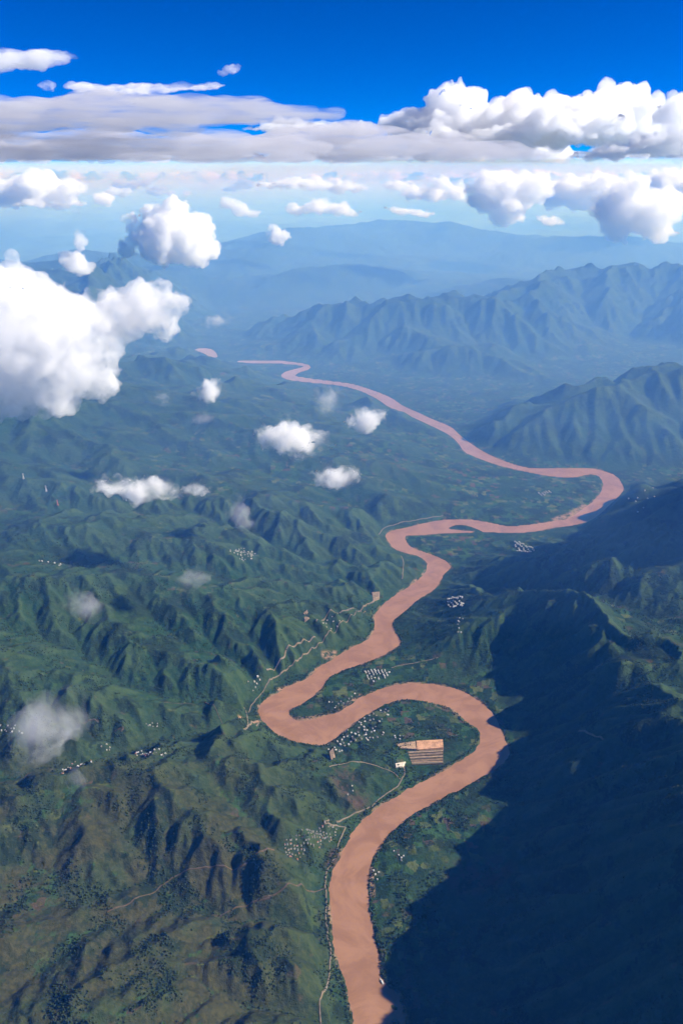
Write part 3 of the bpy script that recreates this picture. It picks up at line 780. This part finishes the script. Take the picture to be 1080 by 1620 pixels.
    (11457, 52000, 6543, 1146, 344)], HIGH, 45, dict(puff=2, depth=1.2, up=.2, floor=3070)),
 ('white cumulus bank at the right edge above the horizon', [(15814, 40000, 5205, 887, 709),(16485, 40000, 4009, 1798, 659),(14732, 40000, 3738, 1203, 421),
    (12948, 40000, 3603, 1205, 331),(16011, 40000, 5726, 470, 353)], HIGH, 46, dict(puff=2, depth=1.2, floor=3070)),
 ('smooth white lens cloud in the blue at the upper left', [(-9737, 26000, 5844, 749, 262),(-8985, 26000, 5861, 674, 225),(-8320, 26000, 5925, 411, 131),
    (-10501, 26000, 5763, 750, 263),(-7995, 26000, 5974, 187, 75)], LENS, 47, dict(puff=1, depth=1.0, rough=.14)),
 ('thin white streak lying on top of the grey slab', [(-9572, 32000, 5633, 560, 163),(-8412, 32000, 5572, 935, 140),(-7010, 32000, 5572, 1052, 140),
    (-5603, 32000, 5633, 934, 93),(-4665, 32000, 5695, 373, 93),(-10849, 32000, 5674, 327, 187)], LENS, 48, dict(puff=1, depth=1.0, rough=.14)),
 ('tiny white wisp in the blue above the streak', [(-3776, 30000, 6001, 239, 130),(-4044, 30000, 5887, 174, 87),
    (-3577, 30000, 6076, 130, 87)], LENS, 49, dict(puff=1, depth=1.0, rough=.2)),
]
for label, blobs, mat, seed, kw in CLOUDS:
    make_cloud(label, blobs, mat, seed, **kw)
# a loose field of small cumulus far out in the haze, all at one height
rc = random.Random(21)
for i in range(34):
    Yc = rc.uniform(24000, 52000); xc = rc.uniform(-.47, .47) * Yc; zc = 2050 + rc.uniform(-150, 150); r0 = rc.uniform(170, 420)
    bl = [(xc + rc.uniform(-1.6, 1.6) * r0, Yc + rc.uniform(-1, 1) * r0, zc + rc.uniform(-.1, .45) * r0, r0 * rc.uniform(.6, 1.1), r0 * rc.uniform(.3, .6)) for _ in range(rc.randint(3, 6))]
    make_cloud('small hazy cumulus of the scattered far field below the grey layer', bl, FARC, 300 + i, puff=2, count=(7, 4), voxel=r0 / 7.0, group='small far cumulus')

# ================================================================ roads and tracks
def plain(name, color, rough=.9, var=.25, scale=.08):
    m = Mat(name)
    b = m.n('BsdfPrincipled', Roughness=rough); b.inputs['Specular IOR Level'].default_value = .2
    dark = tuple(c * (1 - var) for c in color); lite = tuple(min(1, c * (1 + var)) for c in color)
    m.set(b.inputs['Base Color'], m.mix(m.ramp(m.noise(scale, 4, .6), .3, .7), dark, lite))
    m.set(m.out.inputs['Surface'], b)
    return m.m
ROAD = plain('dusty_road', (.15, .125, .092)); TRACK = plain('earth_track', (.075, .056, .034)); PALE = plain('pale_gravel', (.17, .14, .10))

def resample(pts, step):
    P = np.array(pts, float)
    for _ in range(2):
        Q = np.empty((2 * len(P), 2)); Q[0::2] = P * 1.0; Q[1::2] = P * 1.0
        Q[1:-1:2] = P[:-1] * .75 + P[1:] * .25; Q[2::2] = P[:-1] * .25 + P[1:] * .75; Q[0] = P[0]; Q[-1] = P[-1]
        P = Q
    s = np.concatenate([[0], np.cumsum(np.hypot(*np.diff(P, axis=0).T))])
    t = np.linspace(0, s[-1], max(3, int(s[-1] / step)))
    return np.stack([np.interp(t, s, P[:, 0]), np.interp(t, s, P[:, 1])], -1)
def drape(pts, width, name, mat, seed=0):
    P = resample(pts, 9.0)
    P = P + np.stack([fbm(P[:, 0], P[:, 1], 130, 3, 200), fbm(P[:, 0], P[:, 1], 130, 3, 210)], -1) * 7
    T = np.gradient(P, axis=0); T /= np.linalg.norm(T, axis=1)[:, None] + 1e-9
    N = np.stack([-T[:, 1], T[:, 0]], -1)
    w = .5 * width * (1 + .35 * fbm(P[:, 0], P[:, 1], 60, 2, 220))[:, None] * .5
    L = P + N * w; Rr = P - N * w
    mid = height(P[:, 0], P[:, 1])
    zl = np.maximum(mid, height(L[:, 0], L[:, 1])) + 1.6; zr = np.maximum(mid, height(Rr[:, 0], Rr[:, 1])) + 1.6
    n = len(P)
    V = np.concatenate([np.c_[L, zl], np.c_[Rr, zr], np.c_[L + N * 1.5, zl - 5], np.c_[Rr - N * 1.5, zr - 5]])
    i = np.arange(n - 1)
    F = np.concatenate([np.stack([i, i + n, i + n + 1, i + 1], -1), np.stack([i + 2 * n, i, i + 1, i + 2 * n + 1], -1), np.stack([i + n, i + 3 * n, i + 3 * n + 1, i + n + 1], -1)])
    return tag(link(name, grid_mesh(name, V, F, [mat])), kind='structure')
for pts, width, mat in (
    ([(-76, 1711),(-79, 1798),(-82, 1861),(-58, 1951),(-49, 2031),(-42, 2121),(-51, 2168),(-70, 2194),(-60, 2231),(-66, 2271),(-67, 2311),(-75, 2415),(-76, 2470),
    (-59, 2549),(-24, 2636),(0, 2717),(16, 2781)], 11, ROAD),
    ([(16, 2781),(-19, 2774),(-56, 2744),(-92, 2720),(-80, 2733),(-62, 2765)], 8, ROAD),
    ([(-25, 2789),(35, 2839),(106, 2882),(173, 2937),(235, 3003),(291, 3041),(315, 3096),(341, 3139),(338, 3188)], 10, ROAD),
    ([(-64, 3096),(17, 3162),(96, 3190),(172, 3183),(226, 3169),(280, 3142),(311, 3097)], 8, PALE),
    ([(253, 4926),(178, 4821),(91, 4678),(9, 4613),(-111, 4540),(-173, 4408)], 14, ROAD),
    ([(-179, 4302),(-236, 4237),(-295, 4173),(-365, 4103),(-355, 4063),(-422, 4016),(-470, 3932)], 13, PALE),
    ([(176, 4767),(49, 4554),(-39, 4439),(-161, 4255),(-234, 4172),(-299, 4060),(-437, 3940),(-490, 3845),(-540, 3726),(-559, 3621)], 8, ROAD),
    ([(325, 6041),(383, 6183),(473, 6247),(653, 6333),(831, 6411),(949, 6457)], 11, ROAD),
    ([(495, 5598),(506, 5528),(504, 5369),(474, 5228)], 10, PALE),
    ([(-548, 3331),(-515, 3398),(-492, 3550)], 14, PALE),
    ([(-525, 3397),(-562, 3592),(-585, 3657)], 7, PALE),
    ([(-945, 2115),(-879, 2151),(-801, 2243),(-735, 2316),(-656, 2344),(-547, 2347),(-409, 2344),(-293, 2428)], 8, TRACK),
    ([(-527, 2174),(-427, 2221),(-308, 2245)], 7, TRACK),
    ([(-375, 2231),(-243, 2271),(-155, 2378),(-75, 2429)], 7, TRACK),
    ([(323, 4094),(459, 4136),(636, 4164)], 7, PALE),
    ([(-1393, 3251),(-1336, 3277),(-1304, 3244),(-1322, 3273)], 9, TRACK),
    ([(-1229, 3230),(-1165, 3253),(-1195, 3230)], 9, TRACK),
    ([(-1011, 3489),(-890, 3588),(-722, 3480),(-595, 3338)], 6, TRACK),
    ([(1267, 3201),(1308, 3133),(1337, 3036)], 12, PALE)):
    drape(pts, width, 'road' if mat is ROAD else 'track', mat)

# ================================================================ houses
WALL_WHITE = plain('white_wall', (.44, .43, .42), var=.06); WALL_TAN = plain('mud_wall', (.40, .33, .26), var=.1)
ROOF_GREY = plain('grey_tile', (.17, .17, .18), var=.15); ROOF_RED = plain('red_tile', (.30, .125, .085), var=.15); ROOF_WHITE = plain('white_roof', (.54, .54, .54), var=.04); ROOF_BLUE = plain('blue_sheet', (.16, .25, .42), var=.08)
def gable_house(w, d, h, rise, wall, roof):
    """one skin: walls, an overhanging pitched roof, deeper than the ground so that it stands on a slope"""
    bm = bmesh.new(); e = .7
    def v(*c): return bm.verts.new(c)
    b = [v(-w/2, -d/2, -6), v(w/2, -d/2, -6), v(w/2, d/2, -6), v(-w/2, d/2, -6)]
    t = [v(-w/2, -d/2, h), v(w/2, -d/2, h), v(w/2, d/2, h), v(-w/2, d/2, h)]
    o = [v(-w/2-e, -d/2-e, h-.3), v(w/2+e, -d/2-e, h-.3), v(w/2+e, d/2+e, h-.3), v(-w/2-e, d/2+e, h-.3)]
    r = [v(-w/2-e, 0, h+rise), v(w/2+e, 0, h+rise)]
    def f(vs, m): q = bm.faces.new(vs); q.material_index = m
    for i in range(4): f([b[i], b[(i+1) % 4], t[(i+1) % 4], t[i]], 0)
    for i in range(4): f([t[i], t[(i+1) % 4], o[(i+1) % 4], o[i]], 0)
    f([o[0], o[1], r[1], r[0]], 1); f([o[2], o[3], r[0], r[1]], 1)
    f([o[1], o[2], r[1]], 0); f([o[3], o[0], r[0]], 0)
    me = bpy.data.meshes.new('house'); bm.to_mesh(me); bm.free(); me.materials.append(wall); me.materials.append(roof); return me
def flat_house(w, d, h, wall, roof):
    """flat-roofed block with a raised parapet and a stair tower at one corner"""
    bm = bmesh.new()
    def ring(x0, y0, x1, y1, z): return [bm.verts.new(c) for c in ((x0, y0, z), (x1, y0, z), (x1, y1, z), (x0, y1, z))]
    def f(vs, m): q = bm.faces.new(vs); q.material_index = m
    def band(a, c, m):
        for i in range(4): f([a[i], a[(i+1) % 4], c[(i+1) % 4], c[i]], m)
    g = ring(-w/2, -d/2, w/2, d/2, -6); p = ring(-w/2, -d/2, w/2, d/2, h+.9)
    q = ring(-w/2+.4, -d/2+.4, w/2-.4, d/2-.4, h+.9); s_ = ring(-w/2+.4, -d/2+.4, w/2-.4, d/2-.4, h)
    u_ = ring(-w/2+1.0, d/2-4.2, -w/2+4.6, d/2-.8, h); tp = ring(-w/2+1.0, d/2-4.2, -w/2+4.6, d/2-.8, h+2.6)
    band(g, p, 0); band(p, q, 0); band(q, s_, 0); band(s_, u_, 1); band(u_, tp, 0); f(tp, 1)
    me = bpy.data.meshes.new('house'); bm.to_mesh(me); bm.free(); me.materials.append(wall); me.materials.append(roof); return me
KINDS = {
  'grey': ('grey-roofed white gabled house', [gable_house(14, 9, 6, 2.6, WALL_WHITE, ROOF_GREY), gable_house(11, 8, 5.5, 2.3, WALL_WHITE, ROOF_GREY)]),
  'tan': ('grey-roofed brown gabled house', [gable_house(13, 8, 5, 2.4, WALL_TAN, ROOF_GREY), gable_house(10, 8, 5, 2.2, WALL_TAN, ROOF_GREY)]),
  'red': ('red-roofed white gabled house', [gable_house(13, 9, 6, 2.6, WALL_WHITE, ROOF_RED)]),
  'white': ('white flat-roofed house', [flat_house(13, 10, 7, WALL_WHITE, ROOF_WHITE), flat_house(11, 9, 9, WALL_WHITE, ROOF_WHITE), flat_house(15, 9, 6, WALL_WHITE, ROOF_WHITE)]),
  'blue': ('blue-roofed shed', [gable_house(18, 10, 5, 2.0, WALL_WHITE, ROOF_BLUE)])}
def in_poly(poly, x, y):
    c = False
    for i in range(len(poly)):
        (ax, ay), (bx, by) = poly[i], poly[i - 1]
        if (ay > y) != (by > y) and x < (bx - ax) * (y - ay) / (by - ay) + ax: c = not c
    return c
def spots(poly, step, turn, keep, jitter, rng):
    xs = [p[0] for p in poly]; ys = [p[1] for p in poly]; cx = sum(xs) / len(xs); cy_ = sum(ys) / len(ys)
    rad = max(max(xs) - min(xs), max(ys) - min(ys)); n = int(rad / step) + 2; out = []
    for i in range(-n, n + 1):
        for j in range(-n, n + 1):
            u_ = i * step + rng.uniform(-jitter, jitter); v_ = j * step * .8 + rng.uniform(-jitter, jitter)
            x = cx + u_ * math.cos(turn) - v_ * math.sin(turn); y = cy_ + u_ * math.sin(turn) + v_ * math.cos(turn)
            if in_poly(poly, x, y) and rng.random() < keep: out.append((x, y))
    return out
VILLAGES = [
 # where, outline, spacing, turn, share kept, jitter, mix of kinds, scale, as single objects
 ('in the dense village beside the near river bend', [(-271, 2550),(-207, 2594),(-122, 2702),(-40, 2758),(-19, 2755),(-31, 2706),(-91, 2629),(-111, 2601),
    (-162, 2569),(-241, 2448)], 25, .35, .80, 5, 'grey grey tan tan grey red', 1.0, True),
 ('in the village inside the meander', [(-101, 3385),(-36, 3434),(75, 3553),(171, 3639),(276, 3697),(313, 3668),(243, 3562),(264, 3476),(217, 3405),(107, 3337),
    (18, 3277),(-52, 3263)], 47, .6, .66, 13, 'grey grey tan white white', 1.25, True),
 ('in the neat settlement on the meander neck', [(132, 4056),(198, 4066),(272, 4079),(320, 4041),(292, 3986),(209, 3939),
    (170, 3962)], 34, .25, .85, 3, 'white', 1.25, True),
 ('in the round hillside settlement east of the river', [(775, 4828),(830, 4886),(879, 4731),(873, 4636),(820, 4631),(772, 4731)], 36, .5, .85, 4, 'white', 1.3, False),
 ('in the bright settlement south of the river island', [(1479, 5874),(1538, 5846),(1598, 5573),(1551, 5434),(1455, 5537),
    (1472, 5738)], 46, .1, .8, 4, 'white', 1.5, False),
 ('in the pale settlement under the far bend', [(1950, 6990),(2094, 7060),(2115, 6990),(1978, 6895)], 48, .2, .85, 4, 'white', 1.5, False),
 ('in the hamlet high on the western slope', [(-851, 5101),(-764, 5263),(-668, 5228),(-670, 5080),(-783, 5005)], 40, .3, .7, 8, 'white tan grey', 1.35, False),
 ('in the roadside village at the foot of the western slope', [(-191, 4414),(-88, 4512),(22, 4558),(-22, 4445),(-120, 4351),
    (-181, 4369)], 48, .5, .5, 14, 'white grey tan', 1.2, False),
 ('in the village below the gullied bench', [(-618, 3800),(-535, 3911),(-493, 3900),(-520, 3841),(-575, 3785),
    (-615, 3759)], 42, .5, .5, 12, 'white grey tan', 1.2, False),
 ('along the lane through the hillside hamlets', [(-1434, 2978),(-1368, 3023),(-1191, 2832),(-1180, 2783),(-1261, 2755),
    (-1328, 2764)], 32, .2, .42, 10, 'white white tan red', 1.0, True),
 ('in the spread-out hamlet at the left edge', [(-1808, 3195),(-1696, 3153),(-1650, 3122),(-1700, 3087),(-1782, 3122)], 36, .2, .5, 12, 'white grey', 1.0, True),
 ('in the hamlet strung along the ravine rim', [(-1084, 3117),(-943, 2991),(-886, 3022),(-882, 2953),(-966, 2950),
    (-1035, 2966)], 30, .1, .55, 8, 'white tan red tan', 1.0, True),
 ('in the hamlet below the smoky wisp of cloud', [(-1299, 3123),(-1256, 3196),(-1191, 3131),(-1251, 3117)], 30, .3, .5, 10, 'white grey tan', 1.0, True),
 ('in the scattered hamlet above the meander road', [(-1100, 3333),(-1009, 3382),(-991, 3341),(-1072, 3304)], 34, .3, .5, 12, 'white grey', 1.0, False),
 ('among the terraces on the western slope', [(-2219, 4611),(-2078, 4688),(-1929, 4689),(-1912, 4628),(-2071, 4557),(-2195, 4569)], 60, .1, .4, 20, 'white', 1.3, False),
 ('on the dark bank across from the dense village', [(228, 2644),(280, 2653),(335, 2586),(298, 2563),(234, 2596)], 34, .3, .45, 10, 'white grey', 1.0, True),
 ('on the plot beside the earthworks', [(297, 3423),(364, 3437),(367, 3382),(308, 3359)], 36, .1, .5, 8, 'white tan', 1.1, True),
 ('on the riverside opposite the near bend', [(136, 2538),(177, 2532),(169, 2477),(140, 2469)], 28, .2, .5, 6, 'white red', 1.0, True),
 ('near the bare brown field above the near bend', [(20, 3018),(73, 3023),(85, 2950),(32, 2920)], 52, .2, .4, 10, 'white', 1.0, True),
 ('by the waterside on the neck of the meander', [(-78, 3745),(20, 3787),(99, 3859),(118, 3822),(31, 3745),(-46, 3679)], 40, .5, .42, 12, 'white grey tan', 1.1, True),
 ('below the round hillside settlement', [(795, 4565),(853, 4544),(836, 4320),(776, 4317)], 50, .2, .4, 15, 'white grey', 1.2, False),
 ('on the plain by the upper eastern bank', [(2585, 6389),(3085, 6837),(2782, 5977),(2529, 5978)], 110, .2, .4, 40, 'white', 1.5, False),
]
single = 0; loose_v, loose_f, loose_n = [], [], 0
rng = random.Random(5)
for where, poly, step, turn, keep, jit, mix, sc, own in VILLAGES:
    pts = spots(poly, step * .62, turn, keep, jit * .8, rng)
    if not pts: continue
    zz = height(np.array([p[0] for p in pts]), np.array([p[1] for p in pts]))
    for (x, y), z in zip(pts, zz):
        if z < 1.5: continue
        kind = rng.choice(mix.split()); look, meshes = KINDS[kind]
        o = bpy.data.objects.new('house', rng.choice(meshes))
        o.location = (x, y, z + .3); o.rotation_euler.z = turn + rng.choice((0, math.pi / 2)) + rng.uniform(-.12, .12)
        s_ = .58 * sc * rng.uniform(.8, 1.2); o.scale = (s_, s_, s_ * .9)
        if own and single < 300:
            COL.objects.link(o); single += 1
            tag(o, look + ' ' + where, 'house', 'houses ' + where)
        else:
            me = o.data; o_m = o.matrix_basis
            loose_v += [(o_m @ v.co)[:] for v in me.vertices]
            loose_f += [([i + loose_n for i in p.vertices], p.material_index, me.name) for p in me.polygons]; loose_n += len(me.vertices)
            bpy.data.objects.remove(o)
print('houses', single, 'loose', loose_n)
me = bpy.data.meshes.new('far_settlement_houses'); me.from_pydata(loose_v, [], [f[0] for f in loose_f])
me.materials.append(WALL_WHITE); me.materials.append(ROOF_WHITE); me.materials.append(ROOF_GREY)
for p, f in zip(me.polygons, loose_f):
    src = bpy.data.meshes[f[2]].materials[f[1]]
    p.material_index = 2 if src is ROOF_GREY else (1 if src is ROOF_WHITE else 0)
tag(link('far_settlement_houses', me), 'mass of tiny pale houses in the farther settlements', 'houses', kind='stuff')

# ================================================================ earthworks inside the meander
def slab(name, quad, lift, mat, parent, origin, bevel=3.0, dz=0.0):
    """a raised earth platform with sloping sides"""
    P = np.array(quad, float); n = len(P); c = P.mean(0)
    z = height(P[:, 0], P[:, 1]); top = np.full(n, z.max() + lift + dz)
    outer = c + (P - c) * (1 + bevel / np.linalg.norm(P - c, axis=1)[:, None])
    bm = bmesh.new()
    b = [bm.verts.new((x - origin[0], y - origin[1], zz_ - 4 - origin[2])) for (x, y), zz_ in zip(outer, z)]
    t = [bm.verts.new((x - origin[0], y - origin[1], zz_ - origin[2])) for (x, y), zz_ in zip(P, top)]
    bm.faces.new(t)
    for i in range(n): bm.faces.new([b[i], b[(i + 1) % n], t[(i + 1) % n], t[i]])
    bmesh.ops.recalc_face_normals(bm, faces=bm.faces)
    me = bpy.data.meshes.new(name); bm.to_mesh(me); bm.free(); me.materials.append(mat)
    return link(name, me, parent)
QUARRY = plain('quarry_earth', (.22, .165, .115), var=.3, scale=.08); EARTH = plain('orange_earth', (.46, .26, .155), var=.3, scale=.05); EARTH2 = plain('brown_earth', (.17, .12, .075), var=.35, scale=.05); EARTH3 = plain('pale_earth', (.36, .245, .16), var=.25, scale=.06)
Q = [(424, 3380),(575, 3391),(571, 3326),(423, 3309)]
qz = height(np.array([q[0] for q in Q]), np.array([q[1] for q in Q]))
site = bpy.data.objects.new('earthworks', None); COL.objects.link(site)
origin = (Q[0][0], Q[0][1], float(qz.min())); site.location = origin
tag(site, 'rectangular orange earthworks with terraced brown plots inside the meander', 'earthworks')
pad = slab('earth_platform', Q, 3.0, EARTH, site, origin)
Qc = np.array(Q, float).mean(0)
slab('levelled_floor', [tuple(Qc + (np.array(q) - Qc) * .84) for q in Q], 3.2, EARTH3, pad, origin, 1.0)
fan = [(307, 3351),(416, 3374),(418, 3309),(333, 3318)]
slab('spoil_fan', fan, 1.2, EARTH3, site, origin)
rows_ = [(368, 3301),(568, 3318),(556, 3214),(388, 3201)]
A_, B_, C_, D_ = [np.array(q, float) for q in rows_]
for i in range(5):
    a, b = i / 5 + .015, (i + 1) / 5 - .03
    slab('terrace_plot', [tuple(A_ + (D_ - A_) * a), tuple(B_ + (C_ - B_) * a), tuple(B_ + (C_ - B_) * b), tuple(A_ + (D_ - A_) * b)], .8, EARTH2 if i % 2 else plain('tilled_%d' % i, (.14, .115, .07), var=.3), site, origin, 1.5)
for i in range(3):
    k = .12 + i * .36
    p0 = A_ + (D_ - A_) * k; p1 = B_ + (C_ - B_) * (k + .05); nn = np.array([0, 5.0])
    slab('haul_track', [tuple(p0), tuple(p1), tuple(p1 + nn), tuple(p0 + nn)], 2.0, EARTH3, site, origin, .5)
slab('gravel_yard', [(294, 3199),(350, 3213),(334, 3180),(296, 3173)], 1.5, plain('white_gravel', (.62, .56, .47), var=.15), site, origin)
for i, q in enumerate(([(-263, 4493),(-239, 4537),(-221, 4433),(-251, 4416)], [(232, 5006),(289, 5014),(282, 4946),(237, 4903)], [(-66, 3228),(-45, 3256),
    (-38, 3210),(-55, 3163)])):
    qq = height(np.array([p[0] for p in q]), np.array([p[1] for p in q])).min()
    o = slab('quarry_floor', q, .8, QUARRY, None, (q[0][0], q[0][1], float(qq)), 6.0)
    o.location = (q[0][0], q[0][1], float(qq))
    tag(o, ('pale quarry cut at the mouth of the long ravine', 'pale quarry cut above the western bank road', 'pale bare earth yard beside the meander village')[i], 'quarry')

# ================================================================ pylons on the western slope
STEEL = plain('painted_steel', (.62, .62, .63), rough=.5, var=.05); STEEL_RED = plain('red_steel', (.55, .20, .16), rough=.5, var=.05)
def bar(bm, a, b, t):
    a = Vector(a); b = Vector(b); d = (b - a).normalized(); s1 = d.orthogonal().normalized() * t; s2 = d.cross(s1).normalized() * t
    r = [[bm.verts.new(p + x * s1 + y * s2) for x, y in ((1, 1), (-1, 1), (-1, -1), (1, -1))] for p in (a, b)]
    for i in range(4): bm.faces.new([r[0][i], r[0][(i + 1) % 4], r[1][(i + 1) % 4], r[1][i]])
    bm.faces.new(r[0][::-1]); bm.faces.new(r[1])
def mesh_of(name, bars, mat):
    bm = bmesh.new()
    for a, b, t in bars: bar(bm, a, b, t)
    me = bpy.data.meshes.new(name); bm.to_mesh(me); bm.free(); me.materials.append(mat); return me
def pylon(x, y, H, mat, label):
    z = float(height(np.array([x * 1.0]), np.array([y * 1.0]))[0])
    root = bpy.data.objects.new('power_pylon', None); COL.objects.link(root); root.location = (x, y, z); tag(root, label, 'pylon', 'pylons on the western slope')
    w = H * .11; top = H * .62; tw = H * .03
    for sx, sy in ((-1, -1), (1, -1), (1, 1), (-1, 1)):
        link('leg', mesh_of('leg', [((sx * w, sy * w, -5), (sx * tw, sy * tw, top), H * .007), ((sx * tw, sy * tw, top), (sx * tw * .4, sy * tw * .4, H), H * .005)], mat), root)
    br = []
    for i in range(5):
        k0 = i / 5; k1 = (i + 1) / 5; r0 = w + (tw - w) * k0; r1 = w + (tw - w) * k1
        for sx, sy, ux, uy in ((-1, -1, 1, -1), (1, -1, 1, 1), (1, 1, -1, 1), (-1, 1, -1, -1)):
            br.append(((sx * r0, sy * r0, top * k0), (ux * r1, uy * r1, top * k1), H * .005)); br.append(((ux * r0, uy * r0, top * k0), (sx * r1, sy * r1, top * k1), H * .005))
    link('lattice_bracing', mesh_of('lattice_bracing', br, mat), root)
    for k, L in ((.66, .16), (.79, .2), (.92, .14)):
        link('cross_arm', mesh_of('cross_arm', [((-L * H, 0, k * H), (L * H, 0, k * H), H * .007), ((-L * H, 0, k * H), (0, 0, (k + .06) * H), H * .007), ((L * H, 0, k * H), (0, 0, (k + .06) * H), H * .007)], mat), root)
PY = [(-2657, 5892),(-2433, 5768),(-2293, 5609)]
pylon(*PY[0], 52, STEEL, 'white steel lattice pylon, highest of three on the slope')
pylon(*PY[1], 56, STEEL, 'white steel lattice pylon, middle one of three on the slope')
pylon(*PY[2], 50, STEEL_RED, 'red painted lattice pylon, lowest of three on the slope')

# ================================================================ a moored ferry on the near bank
def ferry(x, y, rz):
    root = bpy.data.objects.new('ferry_boat', None); COL.objects.link(root); root.location = (x, y, 0); root.rotation_euler.z = rz
    tag(root, 'small white ferry boat moored at the near eastern bank', 'boat')
    bm = bmesh.new(); rings = []
    for k, (px_, hw, z0) in enumerate(((-13, 2.6, -.6), (-10, 3.6, -1.0), (0, 4.0, -1.0), (8, 3.4, -1.0), (12, 1.8, -.6), (15, .3, .4))):
        rings.append([bm.verts.new((px_, -hw, 1.8 + max(0, k - 3) * .35)), bm.verts.new((px_, -hw * .7, z0)), bm.verts.new((px_, hw * .7, z0)), bm.verts.new((px_, hw, 1.8 + max(0, k - 3) * .35))])
    for a, b in zip(rings[:-1], rings[1:]):
        for i in range(3): bm.faces.new([a[i], b[i], b[i + 1], a[i + 1]])
        bm.faces.new([a[3], b[3], b[0], a[0]])
    bm.faces.new(rings[0]); bm.faces.new(rings[-1][::-1]); bmesh.ops.recalc_face_normals(bm, faces=bm.faces)
    me = bpy.data.meshes.new('hull'); bm.to_mesh(me); bm.free(); me.materials.append(WALL_WHITE); link('hull', me, root)
    for nm, x0, x1, hw, z0, z1, mt in (('cabin', -9, 4, 2.6, 1.8, 4.6, WALL_WHITE), ('cabin_roof', -9.8, 4.8, 3.1, 4.6, 4.9, ROOF_WHITE), ('wheelhouse', 1, 4, 1.6, 4.9, 7.0, WALL_WHITE)):
        bm = bmesh.new(); bmesh.ops.create_cube(bm, size=1); bmesh.ops.bevel(bm, geom=list(bm.edges), offset=.04, segments=1)
        for v in bm.verts: v.co = ((x0 + x1) / 2 + v.co.x * (x1 - x0), v.co.y * 2 * hw, (z0 + z1) / 2 + v.co.z * (z1 - z0))
        me = bpy.data.meshes.new(nm); bm.to_mesh(me); bm.free(); me.materials.append(mt); link(nm, me, root)
FB = [(163, 2000)][0]
ferry(FB[0], FB[1], R(118))

# ================================================================ tree cover near the camera
def tree_cover():
    g = np.random.RandomState(9); n = 560000
    y = 1350 + 3600 * g.rand(n) ** 1.15; x = (g.rand(n) * 2 - 1) * .52 * (.91 * y + 1250)
    z = height(x, y); d = river_distance(x, y)
    grove = fbm(x, y, 210, 4, 301, .62); fl_ = np.where((x > NX0) & (x < NX1) & (y > NY0) & (y < NY1), NEAR_FLOW(x, y), 3)
    p = sstep(.05, .45, grove) * .35 + sstep(4.0, 5.2, fl_) * .75 + (np.abs(d - 14) < 12) * .6
    k = (g.rand(n) < p * .5) & (d > 3) & (z > 1.5)
    x, y, z = x[k][:62000], y[k][:62000], z[k][:62000]; n = len(x)
    base = np.array([(1, 0, .3), (-.5, .87, .25), (-.5, -.87, .35), (0, 0, 1.15), (.1, .05, -.5)]) 
    fs = np.array([(0, 1, 3), (1, 2, 3), (2, 0, 3), (1, 0, 4), (2, 1, 4), (0, 2, 4)])
    r = g.uniform(2.6, 5.6, n); a = g.uniform(0, 6.28, n); hh = r * g.uniform(1.0, 1.5, n)
    jit = 1 + .3 * (g.rand(n, 5, 3) - .5)
    bx = base[None] * jit
    ca, sa = np.cos(a)[:, None], np.sin(a)[:, None]
    Vt = np.stack([x[:, None] + r[:, None] * (bx[..., 0] * ca - bx[..., 1] * sa), y[:, None] + r[:, None] * (bx[..., 0] * sa + bx[..., 1] * ca), z[:, None] + hh[:, None] * (bx[..., 2] + .35)], -1)
    Ft = (np.arange(n) * 5)[:, None, None] + fs[None]
    m = Mat('tree_crowns'); b = m.n('BsdfPrincipled', Roughness=.9); b.inputs['Specular IOR Level'].default_value = .1
    m.set(b.inputs['Base Color'], m.mix(m.ramp(m.noise(.03, 3, .6), .35, .65), (.018, .034, .014), (.036, .052, .019))); m.set(m.out.inputs['Surface'], b)
    print('trees', n)
    tag(link('woodland', grid_mesh('woodland', Vt.reshape(-1, 3), Ft.reshape(-1, 3), [m.m])), 'dark woodland and scattered trees along gullies and banks', 'woodland', kind='stuff')
tree_cover()
